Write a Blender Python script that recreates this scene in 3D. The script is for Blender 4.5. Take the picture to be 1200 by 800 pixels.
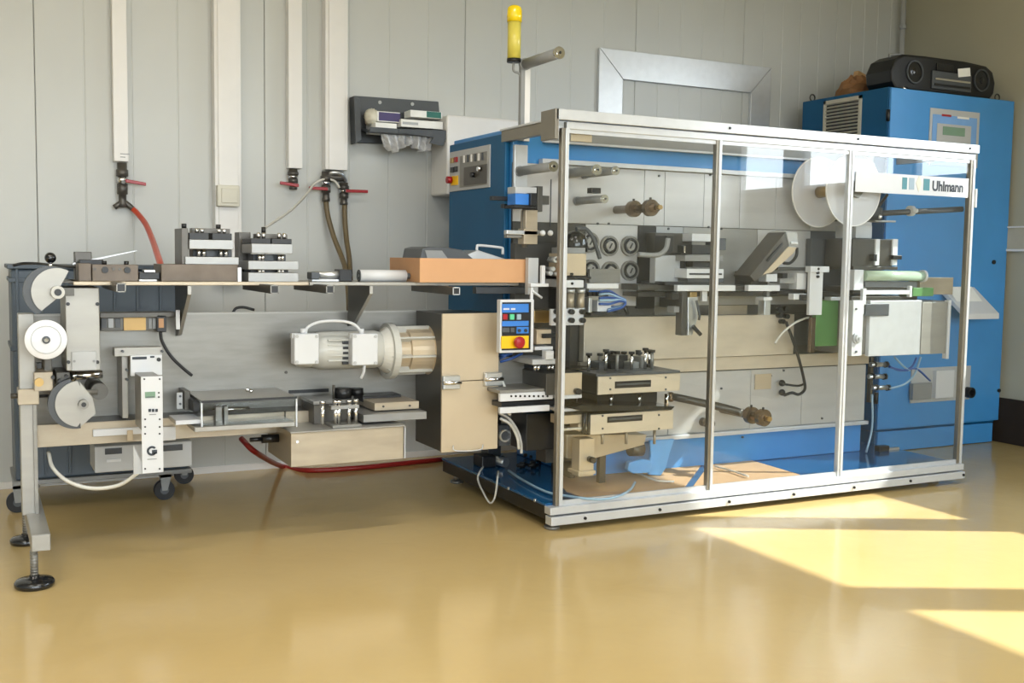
import bpy, math, random
from mathutils import Vector, Matrix
random.seed(7)
D = bpy.data
for _o in list(D.objects):
    D.objects.remove(_o)
SC = bpy.context.scene
COL = SC.collection

# ------------------------------------------------------------ camera
FPX = 1245.8
CAM = Vector((0.0, 0.0, 1.2))
def _unit(v): return v.normalized()
_ex = _unit(Vector((3055-600, -(336-400), -FPX)))      # world X seen by the camera
_ey = _unit(Vector((-35-600, -(292-400), -FPX)))       # world Y
_ey = _unit(_ey - _ex*_ex.dot(_ey))
_ez = _ex.cross(_ey)
ROT = Matrix((_ex, _ey, _ez))                          # rows: camera -> world
cam_data = D.cameras.new('camera')
cam_data.sensor_width = 36.0
cam_data.lens = FPX/1200*36
cam_data.clip_start = 0.05
cam = D.objects.new('camera', cam_data)
cam.matrix_world = Matrix.Translation(CAM) @ ROT.to_4x4()
COL.objects.link(cam)
SC.camera = cam

# ------------------------------------------------------------ world, sun, exposure
W = D.worlds.new('sky'); SC.world = W; W.use_nodes = True
nt = W.node_tree; nt.nodes.clear()
wo = nt.nodes.new('ShaderNodeOutputWorld'); bg = nt.nodes.new('ShaderNodeBackground')
tc = nt.nodes.new('ShaderNodeTexCoord'); sp = nt.nodes.new('ShaderNodeSeparateXYZ'); rp = nt.nodes.new('ShaderNodeValToRGB')
mp = nt.nodes.new('ShaderNodeMapRange'); mp.inputs[1].default_value = -1; mp.inputs[2].default_value = 1
nt.links.new(tc.outputs['Generated'], sp.inputs[0]); nt.links.new(sp.outputs['Z'], mp.inputs[0]); nt.links.new(mp.outputs[0], rp.inputs[0])
nt.links.new(rp.outputs[0], bg.inputs[0]); nt.links.new(bg.outputs[0], wo.inputs[0])
els = rp.color_ramp.elements
els[0].position = 0.0; els[0].color = (0.30, 0.29, 0.26, 1)
els[1].position = 1.0; els[1].color = (0.55, 0.72, 1.0, 1)
e = els.new(0.49); e.color = (0.34, 0.33, 0.30, 1)
e = els.new(0.505); e.color = (0.95, 0.97, 1.0, 1)
e = els.new(0.7); e.color = (0.78, 0.88, 1.0, 1)
bg.inputs[1].default_value = 6.6

SUN_EL = math.radians(38.3)
sun_dir = Vector((-0.895*math.cos(SUN_EL), 0.447*math.cos(SUN_EL), -math.sin(SUN_EL)))
sd = D.lights.new('sun', 'SUN'); sd.energy = 6.0; sd.angle = math.radians(0.6); sd.color = (1.0, 0.95, 0.86)
so = D.objects.new('sun', sd); so.location = (12, -4, 9)
so.rotation_mode = 'QUATERNION'; so.rotation_quaternion = sun_dir.to_track_quat('-Z', 'Y')
COL.objects.link(so)
SC.view_settings.view_transform = 'Standard'
SC.view_settings.look = 'None'
SC.view_settings.gamma = 1.0
SC.view_settings.use_curve_mapping = False
SC.view_settings.exposure = 0.88
FILL_W = 17.0
SC.cycles.use_denoising = True
SC.cycles.max_bounces = 10
SC.cycles.transparent_max_bounces = 24
SC.cycles.sample_clamp_indirect = 8
SC.cycles.caustics_reflective = False
SC.cycles.caustics_refractive = False
def portal(loc, rot, sx, sy):
    l = D.lights.new('window_portal', 'AREA'); l.shape = 'RECTANGLE'; l.size = sx; l.size_y = sy
    l.cycles.is_portal = True
    o = D.objects.new('window_portal', l); o.location = loc; o.rotation_euler = rot; COL.objects.link(o)

# ------------------------------------------------------------ pixel -> plane helpers
def _ray(px, py):
    return ROT @ Vector((px-600, -(py-400), -FPX))
def F(px, py, Y):
    r = _ray(px, py); return CAM + r*(Y/r.y)
def G(px, py, z):
    r = _ray(px, py); return CAM + r*((z-CAM.z)/r.z)
def S(px, py, X):
    r = _ray(px, py); return CAM + r*(X/r.x)

# ------------------------------------------------------------ materials
MATS = {}
def s2l(c):
    c = c/255.0
    return c/12.92 if c <= 0.04045 else ((c+0.055)/1.055)**2.4
def mat(name, rgb, rough=0.5, metal=0.0, var=0.06, scale=8.0, bump=0.0, stretch=None, coat=0.0, rvar=0.0, emit=0.0, spec=0.5, trans=0.0):
    m = D.materials.new(name); m.use_nodes = True
    n = m.node_tree; b = n.nodes['Principled BSDF']
    base = tuple(s2l(c) for c in rgb)
    t = n.nodes.new('ShaderNodeTexCoord'); mpg = n.nodes.new('ShaderNodeMapping'); no = n.nodes.new('ShaderNodeTexNoise')
    n.links.new(t.outputs['Object'], mpg.inputs[0]); n.links.new(mpg.outputs[0], no.inputs['Vector'])
    if stretch: mpg.inputs['Scale'].default_value = stretch
    no.inputs['Scale'].default_value = scale; no.inputs['Detail'].default_value = 5.0
    r = n.nodes.new('ShaderNodeValToRGB')
    n.links.new(no.outputs['Fac'], r.inputs[0])
    r.color_ramp.elements[0].position = 0.3; r.color_ramp.elements[1].position = 0.7
    r.color_ramp.elements[0].color = (*[c*(1-var) for c in base], 1)
    r.color_ramp.elements[1].color = (*[min(1, c*(1+var)) for c in base], 1)
    n.links.new(r.outputs[0], b.inputs['Base Color'])
    b.inputs['Roughness'].default_value = rough
    b.inputs['Metallic'].default_value = metal
    b.inputs['Specular IOR Level'].default_value = spec
    if coat: b.inputs['Coat Weight'].default_value = coat; b.inputs['Coat Roughness'].default_value = 0.08
    if rvar:
        mr = n.nodes.new('ShaderNodeMapRange'); mr.inputs[3].default_value = max(0.02, rough-rvar); mr.inputs[4].default_value = rough+rvar
        n.links.new(no.outputs['Fac'], mr.inputs[0]); n.links.new(mr.outputs[0], b.inputs['Roughness'])
    if bump:
        bn = n.nodes.new('ShaderNodeBump'); bn.inputs['Strength'].default_value = bump; bn.inputs['Distance'].default_value = 0.01
        n.links.new(no.outputs['Fac'], bn.inputs['Height']); n.links.new(bn.outputs[0], b.inputs['Normal'])
    if emit:
        b.inputs['Emission Color'].default_value = (*base, 1); b.inputs['Emission Strength'].default_value = emit
    if trans:
        b.inputs['Transmission Weight'].default_value = trans
    MATS[name] = m
    return m
def glassmat(name, tint, refl_ior=1.45, extra=0.0, rough=0.0):
    m = D.materials.new(name); m.use_nodes = True
    n = m.node_tree; n.nodes.clear()
    out = n.nodes.new('ShaderNodeOutputMaterial'); mix = n.nodes.new('ShaderNodeMixShader')
    tr = n.nodes.new('ShaderNodeBsdfTransparent'); gl = n.nodes.new('ShaderNodeBsdfGlossy'); fr = n.nodes.new('ShaderNodeLayerWeight'); fr.inputs[0].default_value = 0.5
    tr.inputs[0].default_value = (*tint, 1); gl.inputs[0].default_value = (1, 1, 1, 1); gl.inputs['Roughness'].default_value = rough
    f0 = ((refl_ior-1)/(refl_ior+1))**2
    pw = n.nodes.new('ShaderNodeMath'); pw.operation = 'POWER'; pw.inputs[1].default_value = 5.0
    add = n.nodes.new('ShaderNodeMath'); add.operation = 'MULTIPLY_ADD'; add.use_clamp = True
    add.inputs[1].default_value = 1-f0; add.inputs[2].default_value = f0+extra
    n.links.new(fr.outputs['Facing'], pw.inputs[0]); n.links.new(pw.outputs[0], add.inputs[0])
    n.links.new(add.outputs[0], mix.inputs[0]); n.links.new(tr.outputs[0], mix.inputs[1]); n.links.new(gl.outputs[0], mix.inputs[2])
    n.links.new(mix.outputs[0], out.inputs[0])
    MATS[name] = m
    return m

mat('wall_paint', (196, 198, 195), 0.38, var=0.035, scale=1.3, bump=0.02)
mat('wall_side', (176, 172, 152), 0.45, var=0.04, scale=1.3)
mat('ceiling_paint', (225, 224, 216), 0.6)
mat('duct_white', (230, 228, 225), 0.35, var=0.02)
mat('cream_plastic', (216, 212, 196), 0.4, var=0.02)
mat('aluminium', (205, 208, 210), 0.28, 0.85, var=0.05, scale=20)
mat('aluminium_white', (204, 207, 210), 0.32, 0.35, var=0.04, scale=20)
mat('profile_dark', (140, 134, 122), 0.35, 0.7, var=0.05)
mat('steel', (138, 136, 130), 0.36, 0.45, var=0.10, scale=6, stretch=(1, 1, 6), rvar=0.06)
mat('steel_plate', (160, 158, 152), 0.38, 0.35, var=0.09, scale=5, stretch=(0.6, 1, 3), rvar=0.08)
mat('steel_warm', (172, 160, 140), 0.36, 0.4, var=0.10, scale=5, stretch=(1, 1, 4), rvar=0.06)
mat('steel_dark', (84, 82, 77), 0.36, 0.6, var=0.12, scale=8, rvar=0.08)
mat('beige_metal', (198, 182, 156), 0.35, 0.3, var=0.05, scale=4)
mat('machine_plate', (196, 195, 193), 0.32, 0.3, var=0.07, scale=5, stretch=(0.6, 1, 3), rvar=0.08)
mat('machine_warm', (208, 197, 178), 0.32, 0.3, var=0.09, scale=5, stretch=(1, 1, 3), rvar=0.06)
mat('chrome', (225, 225, 225), 0.10, 1.0, var=0.02)
mat('bronze', (120, 104, 86), 0.25, 0.85, var=0.15, scale=14)
mat('brass', (178, 150, 100), 0.28, 0.9, var=0.08)
mat('blue_lit', (66, 140, 204), 0.34, var=0.06, scale=3, coat=0.15)  # blue of the fronts, lightened in colour as if lit
mat('blue_shaded', (14, 84, 126), 0.45, var=0.08, scale=3, spec=0.3)  # same blue darkened for the sides, shade put into the colour
mat('blue_base', (20, 84, 132), 0.16, var=0.10, scale=5, coat=0.5)
mat('blue_bright', (50, 120, 205), 0.4)
mat('black_plastic', (18, 19, 21), 0.38, var=0.15)
mat('black_gloss', (20, 22, 26), 0.15, var=0.15, coat=0.4)
mat('black_skirt', (22, 22, 24), 0.3, var=0.2)
mat('slate_plastic', (72, 84, 96), 0.42, var=0.08, scale=4)
mat('grey_dark', (72, 76, 80), 0.4, var=0.08)
mat('grey_mid', (138, 140, 140), 0.4, var=0.06)
mat('grey_light', (178, 180, 181), 0.4, var=0.04)
mat('white_plastic', (208, 210, 213), 0.3, var=0.02)
mat('reel_white', (230, 232, 236), 0.25, var=0.015)
mat('motor_white', (190, 190, 184), 0.35, var=0.03)
mat('red_plastic', (158, 20, 30), 0.3, var=0.05)
mat('red_hose', (150, 34, 30), 0.35, var=0.06)
mat('orange_hose', (196, 74, 48), 0.35, var=0.06)
mat('brown_hose', (106, 92, 66), 0.4, var=0.1, scale=30)
mat('cable_white', (214, 212, 204), 0.4)
mat('cable_clear', (150, 180, 200), 0.3)
mat('cable_blue', (40, 80, 150), 0.35)
mat('yellow', (240, 190, 20), 0.35)
mat('label_yellow', (222, 184, 116), 0.45, var=0.03)
mat('lamp_yellow', (244, 212, 10), 0.2, var=0.02, coat=0.4)
mat('lamp_tube', (214, 200, 90), 0.3, var=0.02)
mat('green_panel', (92, 140, 84), 0.4)
mat('green_button', (90, 200, 150), 0.3)
mat('teal_square', (60, 130, 140), 0.4)
mat('grey_square', (150, 170, 185), 0.4)
mat('ink', (40, 48, 58), 0.5)
mat('orange_board', (200, 152, 108), 0.5, var=0.04)
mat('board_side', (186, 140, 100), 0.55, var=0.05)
mat('brown_paper', (150, 108, 70), 0.8, var=0.18, scale=14, bump=0.4)
mat('tan_card', (206, 168, 120), 0.8, var=0.1)
mat('tan_flat', (196, 162, 126), 0.6, var=0.06)
mat('cloth_blue', (96, 165, 225), 0.7, var=0.08)
mat('paper_white', (240, 240, 236), 0.6)
mat('violet_print', (72, 62, 110), 0.5)
mat('teal_print', (40, 110, 100), 0.5)
mat('bag_film', (205, 205, 205), 0.15, var=0.12, scale=25, bump=0.6)
mat('lcd', (120, 150, 130), 0.2)
mat('lcd_blue', (120, 165, 220), 0.2)
mat('panel_grey', (176, 178, 170), 0.4)
mat('rubber', (30, 30, 32), 0.6, var=0.15)
mat('kick_brown', (50, 42, 36), 0.8, spec=0.15)
mat('rail_cream', (184, 178, 160), 0.7, spec=0.2)
mat('roller_green', (172, 192, 170), 0.18, var=0.05)
mat('tool_brown', (104, 93, 82), 0.45, 0.35, var=0.18, scale=14)
mat('wood_leg', (150, 110, 70), 0.5)
mat('tool_grey', (92, 89, 84), 0.38, 0.5, var=0.12, scale=12)
mat('tool_light', (146, 146, 144), 0.32, 0.45, var=0.05, scale=12)
mat('vent_tan', (196, 190, 172), 0.4)
glassmat('glass_clear', (0.975, 0.985, 0.985), 1.45)
glassmat('glass_window', (0.96, 0.98, 0.98), 1.2)
glassmat('acrylic', (0.9, 0.92, 0.92), 1.35)
mat('reel_clear', (232, 232, 236), 0.3, var=0.03, scale=4)
MATS['reel_clear'].node_tree.nodes['Principled BSDF'].inputs['Alpha'].default_value = 0.62

def floor_mat():
    m = D.materials.new('epoxy_floor'); m.use_nodes = True
    n = m.node_tree; b = n.nodes['Principled BSDF']
    t = n.nodes.new('ShaderNodeTexCoord')
    n1 = n.nodes.new('ShaderNodeTexNoise'); n1.inputs['Scale'].default_value = 0.8; n1.inputs['Detail'].default_value = 6
    n2 = n.nodes.new('ShaderNodeTexNoise'); n2.inputs['Scale'].default_value = 5.0; n2.inputs['Detail'].default_value = 3; n2.inputs['Distortion'].default_value = 1.2
    n3 = n.nodes.new('ShaderNodeTexNoise'); n3.inputs['Scale'].default_value = 45.0
    for k in (n1, n2, n3): n.links.new(t.outputs['Object'], k.inputs['Vector'])
    r = n.nodes.new('ShaderNodeValToRGB'); n.links.new(n1.outputs['Fac'], r.inputs[0])
    a, c = (196, 168, 112), (206, 180, 126)
    r.color_ramp.elements[0].position = 0.3; r.color_ramp.elements[1].position = 0.7
    r.color_ramp.elements[0].color = (*[s2l(x) for x in a], 1); r.color_ramp.elements[1].color = (*[s2l(x) for x in c], 1)
    n.links.new(r.outputs[0], b.inputs['Base Color'])
    mr = n.nodes.new('ShaderNodeMapRange'); mr.inputs[3].default_value = 0.05; mr.inputs[4].default_value = 0.26
    n.links.new(n2.outputs['Fac'], mr.inputs[0]); n.links.new(mr.outputs[0], b.inputs['Roughness'])
    b.inputs['Specular IOR Level'].default_value = 0.5
    mx = n.nodes.new('ShaderNodeMath'); mx.operation = 'MULTIPLY_ADD'; mx.inputs[1].default_value = 0.05
    n.links.new(n3.outputs['Fac'], mx.inputs[0]); n.links.new(n2.outputs['Fac'], mx.inputs[2])
    bn = n.nodes.new('ShaderNodeBump'); bn.inputs['Strength'].default_value = 0.12; bn.inputs['Distance'].default_value = 0.01
    n.links.new(mx.outputs[0], bn.inputs['Height']); n.links.new(bn.outputs[0], b.inputs['Normal'])
    MATS['floor'] = m
floor_mat()

# ------------------------------------------------------------ mesh builder
class MB:
    def __init__(self):
        self.v = []; self.f = []; self.s = []; self.bev = 0.0
    def _add(self, vs, fs, smooth=False, M=None):
        o = len(self.v)
        for p in vs:
            p = Vector(p)
            if M is not None: p = M @ p
            self.v.append(p)
        for i, f in enumerate(fs):
            self.f.append([a+o for a in f]); self.s.append(smooth[i] if isinstance(smooth, list) else smooth)
        return self
    def box(self, x0, x1, y0, y1, z0, z1, M=None):
        if x0 > x1: x0, x1 = x1, x0
        if y0 > y1: y0, y1 = y1, y0
        if z0 > z1: z0, z1 = z1, z0
        vs = [(x0,y0,z0),(x1,y0,z0),(x1,y1,z0),(x0,y1,z0),(x0,y0,z1),(x1,y0,z1),(x1,y1,z1),(x0,y1,z1)]
        fs = [(0,3,2,1),(4,5,6,7),(0,1,5,4),(1,2,6,5),(2,3,7,6),(3,0,4,7)]
        return self._add(vs, fs, False, M)
    def pr(self, rect, Y, d, M=None):
        x0, y0, x1, y1 = rect; mx, my = (x0+x1)/2, (y0+y1)/2
        return self.box(F(x0, my, Y).x, F(x1, my, Y).x, Y, Y+d, F(mx, y1, Y).z, F(mx, y0, Y).z, M)
    def cyl(self, a, b, r0, r1=None, n=20, M=None, smooth=True):
        a = Vector(a); b = Vector(b); r1 = r0 if r1 is None else r1
        d = (b-a).normalized()
        u = d.orthogonal().normalized(); w = d.cross(u)
        vs = []
        for k in range(n):
            t = 2*math.pi*k/n; c = u*math.cos(t)+w*math.sin(t)
            vs.append(a+c*r0)
        for k in range(n):
            t = 2*math.pi*k/n; c = u*math.cos(t)+w*math.sin(t)
            vs.append(b+c*r1)
        fs = [(k, (k+1) % n, n+(k+1) % n, n+k) for k in range(n)]
        sm = [smooth]*n
        fs.append(tuple(reversed(range(n)))); fs.append(tuple(range(n, 2*n))); sm += [False, False]
        return self._add(vs, fs, sm, M)
    def lathe(self, prof, a, d, n=28, M=None):
        # prof: list of (distance along axis, radius)
        a = Vector(a); d = Vector(d).normalized(); u = d.orthogonal().normalized(); w = d.cross(u)
        vs = []
        for (h, r) in prof:
            for k in range(n):
                t = 2*math.pi*k/n
                vs.append(a+d*h+(u*math.cos(t)+w*math.sin(t))*max(r, 1e-4))
        fs = []
        for j in range(len(prof)-1):
            for k in range(n):
                fs.append((j*n+k, j*n+(k+1) % n, (j+1)*n+(k+1) % n, (j+1)*n+k))
        sm = [False]*len(fs)
        if len(prof) > 6: sm = [True]*len(fs)
        fs.append(tuple(reversed(range(n)))); fs.append(tuple(range((len(prof)-1)*n, len(prof)*n))); sm += [False, False]
        return self._add(vs, fs, sm, M)
    def ring(self, c, d, r, t, h, n=28):
        c = Vector(c); d = Vector(d).normalized()
        u = d.orthogonal().normalized(); w = d.cross(u)
        vs = []
        for (rr, hh) in ((r-t, 0), (r, 0), (r, h), (r-t, h)):
            for k in range(n):
                a = 2*math.pi*k/n; vs.append(c+d*hh+(u*math.cos(a)+w*math.sin(a))*rr)
        fs = []
        for j in range(4):
            for k in range(n):
                fs.append((j*n+k, j*n+(k+1) % n, ((j+1) % 4)*n+(k+1) % n, ((j+1) % 4)*n+k))
        return self._add(vs, fs, False)
    def tube(self, pts, r, n=8, sub=5):
        pts = [Vector(p) for p in pts]
        if sub > 1 and len(pts) > 2:
            q = []
            P = [pts[0]*2-pts[1]]+pts+[pts[-1]*2-pts[-2]]
            for i in range(1, len(P)-2):
                for k in range(sub):
                    t = k/sub; p0, p1, p2, p3 = P[i-1], P[i], P[i+1], P[i+2]
                    q.append(0.5*((2*p1)+(p2-p0)*t+(2*p0-5*p1+4*p2-p3)*t*t+(3*p1-p0-3*p2+p3)*t**3))
            q.append(pts[-1]); pts = q
        vs = []; u = None
        for i, p in enumerate(pts):
            d = (pts[min(i+1, len(pts)-1)]-pts[max(i-1, 0)]).normalized()
            if u is None: u = d.orthogonal().normalized()
            else:
                u = (u-d*u.dot(d)); u = u.normalized() if u.length > 1e-6 else d.orthogonal().normalized()
            w = d.cross(u)
            for k in range(n):
                a = 2*math.pi*k/n; vs.append(p+(u*math.cos(a)+w*math.sin(a))*r)
        fs = []
        for j in range(len(pts)-1):
            for k in range(n):
                fs.append((j*n+k, j*n+(k+1) % n, (j+1)*n+(k+1) % n, (j+1)*n+k))
        sm = [True]*len(fs)
        fs.append(tuple(reversed(range(n)))); fs.append(tuple(range((len(pts)-1)*n, len(pts)*n))); sm += [False, False]
        return self._add(vs, fs, sm)
    def prism(self, poly, axis, a, b, M=None):
        # poly 2-D; axis 'y': poly is (x,z); 'x': (y,z); 'z': (x,y)
        def P(p, t):
            if axis == 'y': return (p[0], t, p[1])
            if axis == 'x': return (t, p[0], p[1])
            return (p[0], p[1], t)
        n = len(poly)
        vs = [P(p, a) for p in poly]+[P(p, b) for p in poly]
        fs = [tuple(range(n)), tuple(reversed(range(n, 2*n)))]
        fs += [(k, n+k, n+(k+1) % n, (k+1) % n) for k in range(n)]
        return self._add(vs, fs, False, M)
    def sphere(self, c, r, n=16, sz=1.0):
        prof = [(-r*math.cos(math.pi*k/10)*sz, r*math.sin(math.pi*k/10)) for k in range(11)]
        return self.lathe(prof, c, (0, 0, 1), n)
    def bevel(self, w):
        self.bev = w; return self

WL = {}
def link(name, mb, m, parent=None):
    import bmesh
    xs = [p.x for p in mb.v]; ys = [p.y for p in mb.v]; zs = [p.z for p in mb.v]
    c = Vector(((min(xs)+max(xs))/2, (min(ys)+max(ys))/2, min(zs)))
    me = D.meshes.new(name)
    me.from_pydata([tuple(p-c) for p in mb.v], [], mb.f)
    for i, p in enumerate(me.polygons): p.use_smooth = mb.s[i]
    bm = bmesh.new(); bm.from_mesh(me); bmesh.ops.recalc_face_normals(bm, faces=bm.faces); bm.to_mesh(me); bm.free()
    me.materials.append(MATS[m] if isinstance(m, str) else m)
    o = D.objects.new(name, me); COL.objects.link(o); o.location = c
    WL[o.name] = c.copy()
    if parent is not None:
        o.parent = parent; o.matrix_parent_inverse = Matrix.Translation(-WL[parent.name])
    if mb.bev:
        b = o.modifiers.new('bevel', 'BEVEL'); b.width = mb.bev; b.segments = 2; b.limit_method = 'ANGLE'; b.angle_limit = math.radians(50)
    return o
def thing(name, label, cat, loc, group=None):
    o = D.objects.new(name, None); COL.objects.link(o); o.location = loc; o.empty_display_size = 0.1
    WL[o.name] = Vector(loc); o['label'] = label; o['category'] = cat
    if group: o['group'] = group
    return o
def tag(o, label, cat, group=None):
    o['label'] = label; o['category'] = cat
    if group: o['group'] = group
    return o
def struct(name, mb, m, label=None, parent=None):
    o = link(name, mb, m, parent)
    if parent is None: o['kind'] = 'structure'; o['label'] = label; 
    return o
def sempty(name, label, loc=(0, 0, 0)):
    o = D.objects.new(name, None); COL.objects.link(o); o.location = loc
    WL[o.name] = Vector(loc); o['kind'] = 'structure'; o['label'] = label
    return o
def P(name, m, parent, rect, Y, d, bev=0.002):
    return link(name, MB().pr(rect, Y, d).bevel(bev), m, parent)
def B(name, m, parent, x0, x1, y0, y1, z0, z1, bev=0.002):
    return link(name, MB().box(x0, x1, y0, y1, z0, z1).bevel(bev), m, parent)
def dup(root, delta, label=None):
    """copy of a thing with copies of its parts and sub-parts, moved by delta"""
    r = root.copy(); COL.objects.link(r); r.location = root.location+Vector(delta)
    WL[r.name] = Vector(r.location)
    if label: r['label'] = label
    for ch in list(root.children):
        c = ch.copy(); COL.objects.link(c); c.parent = r
        for g in list(ch.children):
            k = g.copy(); COL.objects.link(k); k.parent = c
    return r
def textobj(name, s, size, mat_, parent, loc, rot=(math.pi/2, 0, 0), align='LEFT', depth=0.0008, sx=1.0, bold=0.0):
    cu = D.curves.new(name, 'FONT'); cu.body = s; cu.size = size; cu.extrude = depth; cu.align_x = align; cu.align_y = 'BOTTOM_BASELINE'; cu.offset = bold
    t = D.objects.new(name+'_curve', cu); COL.objects.link(t)
    dg = bpy.context.evaluated_depsgraph_get()
    me = D.meshes.new_from_object(t.evaluated_get(dg))
    D.objects.remove(t)
    me.materials.clear(); me.materials.append(MATS[mat_])
    o = D.objects.new(name, me); COL.objects.link(o)
    o.location = loc; o.rotation_euler = rot; o.scale = (sx, 1, 1)
    if parent is not None:
        o.parent = parent; o.matrix_parent_inverse = Matrix.Translation(-WL[parent.name])
    return o

# ------------------------------------------------------------ room shell
XL, XR, YF, YB, H = -2.8, 6.2, -3.4, 5.86, 3.45
struct('floor', MB().box(XL-.2, XR+.2, YF-.2, YB+.2, -.1, 0), 'floor', 'glossy ochre epoxy floor with sunlit patches')
struct('ceiling', MB().box(XL-.2, XR+.2, YF-.2, YB+.2, H, H+.1), 'ceiling_paint', 'pale ceiling above the workshop')
# back wall: sandwich panels with fine ribs
wb = sempty('wall_back', 'back wall of ribbed off-white sandwich panels', (1.7, YB+.1, 0))
link('wall_core', MB().box(XL-.2, XR+.2, YB+.028, YB+.15, 0, H), 'wall_paint', wb)
def rib_panel(x0, x1, parent, y=YB):
    poly = [(x0+.0012, y+.03), (x0+.0012, y+.003), (x0+.004, y)]
    n = 5; w = (x1-x0)/n
    for k in range(1, n):
        xx = x0+k*w
        poly += [(xx-.005, y), (xx-.0015, y+.0022), (xx+.0015, y+.0022), (xx+.005, y)]
    poly += [(x1-.004, y), (x1-.0012, y+.003), (x1-.0012, y+.03)]
    return link('wall_panel', MB().prism(poly, 'z', 0, H), 'wall_paint', parent)
seams = [-2.8, -1.75, -.72, .30, 1.36, 2.64, 3.5, 4.5, 5.4, 6.2]
seams = [XL, -1.85, -.78, F(43, 200, YB).x, 1.45, F(545, 60, YB).x, F(690, 60, YB).x+.35, 4.72, 5.55, XR]
for a, b in zip(seams[:-1], seams[1:]): rib_panel(a, b, wb)
# left wall, right wall with windows, front wall with windows
struct('wall_left', MB().box(XL-.15, XL, YF, YB, 0, H), 'wall_paint', 'plain pale wall beyond the frame')
WIN = [(.30, .93), (1.134, 2.156), (2.32, 3.35)]
ZS, ZT = 1.80, 3.04
wr = MB()
wr.box(XR, XR+.12, YF, YB, 0, ZS).box(XR, XR+.12, YF, YB, ZT, H)
ys = [YF]+[v for p in WIN for v in p]+[YB]
for a, b in zip(ys[0::2], ys[1::2]): wr.box(XR, XR+.12, a, b, ZS, ZT)
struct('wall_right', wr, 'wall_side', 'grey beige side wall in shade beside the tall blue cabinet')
for i, (a, b) in enumerate(WIN):
    w = sempty('window_%d' % (i+1), 'white framed window high in the side wall', (XR+.06, (a+b)/2, ZS))
    f = MB(); t = .03
    f.box(XR+.03, XR+.08, a, a+t, ZS, ZT).box(XR+.03, XR+.08, b-t, b, ZS, ZT).box(XR+.03, XR+.08, a, b, ZS, ZS+t).box(XR+.03, XR+.08, a, b, ZT-t, ZT)
    link('window_frame', f, 'duct_white', w)
    link('pane', MB().box(XR+.05, XR+.055, a+t, b-t, ZS+t, ZT-t), 'glass_window', w)
    portal((XR+.10, (a+b)/2, (ZS+ZT)/2), (0, math.radians(90), 0), ZT-ZS, b-a)
FW = [(-2.4, -.6), (-.4, 1.4), (1.6, 3.4), (3.8, 4.7)]
wf = MB(); fz0, fz1 = .85, 3.05
wf.box(XL, XR, YF-.12, YF, 0, fz0).box(XL, XR, YF-.12, YF, fz1, H)
xs_ = [XL]+[v for p in FW for v in p]+[XR]
for a, b in zip(xs_[0::2], xs_[1::2]): wf.box(a, b, YF-.12, YF, fz0, fz1)
struct('wall_front', wf, 'wall_paint', 'pale window wall behind the viewer')
for i, (a, b) in enumerate(FW):
    w = sempty('window_%d' % (i+4), 'wide window behind the viewer', ((a+b)/2, YF-.06, fz0))
    f = MB(); t = .04
    f.box(a, a+t, YF-.09, YF-.04, fz0, fz1).box(b-t, b, YF-.09, YF-.04, fz0, fz1).box(a, b, YF-.09, YF-.04, fz0, fz0+t).box(a, b, YF-.09, YF-.04, fz1-t, fz1)
    f.box((a+b)/2-t/2, (a+b)/2+t/2, YF-.09, YF-.04, fz0, fz1)
    link('window_frame', f, 'duct_white', w)
    link('pane', MB().box(a+t, b-t, YF-.07, YF-.065, fz0+t, fz1-t), 'glass_window', w)
    portal(((a+b)/2, YF-.10, (fz0+fz1)/2), (math.radians(90), 0, 0), b-a, fz1-fz0)
struct('baseboard_back', MB().box(XL, XR, YB-.012, YB, 0, .035), 'duct_white', 'thin white joint strip where the back wall meets the floor')
struct('baseboard_right', MB().box(XR-.03, XR, 4.55, YB-.012, 0, .30).bevel(.004), 'kick_brown', 'dark brown kick board at the foot of the side wall')
struct('trim_1', MB().box(XR-.035, XR, 3.6, YB, 1.30, 1.44).bevel(.004), 'rail_cream', 'pale horizontal rail along the side wall')
struct('trim_2', MB().box(XR-.045, XR, 3.6, YB, 1.285, 1.30).box(XR-.045, XR, 3.6, YB, 1.44, 1.45), 'duct_white', 'thin light edges of the rail on the side wall')
for i, (lx, ly) in enumerate(((-.9, -.2), (-.9, 2.6), (1.4, -.2), (1.4, 2.6))):  # unseen fill lamps, added to brighten the floor
    cl_ = thing('fill_light', ('added fill lamp near the window wall at the reel end', 'added fill lamp above the reel end of the bench', 'added fill lamp near the window wall ahead of the machine', 'added fill lamp above the free floor before the beige cupboard')[i], 'fill lamp', (lx, ly, H-.09), 'added fill lamps')
    link('fill_housing', MB().box(lx-.62, lx+.62, ly-.10, ly+.10, H-.05, H-.001), 'duct_white', cl_)
    la = D.lights.new('fill_area', 'AREA'); la.shape = 'RECTANGLE'; la.size = 1.2; la.size_y = .18; la.energy = FILL_W; la.color = (1, .97, .92)
    lo = D.objects.new('fill_area', la); lo.location = (lx, ly, H-.06); COL.objects.link(lo)
# mitred metal frame around a closed hatch in the back wall
hx0, hx1, hz1, hz0 = F(700, 75, YB).x, F(901, 90, YB).x, F(800, 68, YB).z, 1.45
ix0, ix1, iz1 = F(728, 100, YB).x, F(877, 115, YB).x, F(800, 101, YB).z
fr = sempty('trim_3', 'mitred grey metal frame round a closed hatch in the back wall', (hx0, YB, hz0))
link('frame_top', MB().prism([(hx0, hz1), (hx1, hz1), (ix1, iz1), (ix0, iz1)], 'y', YB-.025, YB).bevel(.003), 'aluminium_white', fr)
link('frame_side', MB().prism([(hx0, hz0), (hx0, hz1-.002), (ix0-.002, iz1), (ix0-.002, hz0)], 'y', YB-.025, YB).bevel(.003), 'aluminium_white', fr)
link('frame_side', MB().prism([(hx1, hz0), (hx1, hz1-.002), (ix1+.002, iz1), (ix1+.002, hz0)], 'y', YB-.025, YB).bevel(.003), 'aluminium_white', fr)
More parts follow.
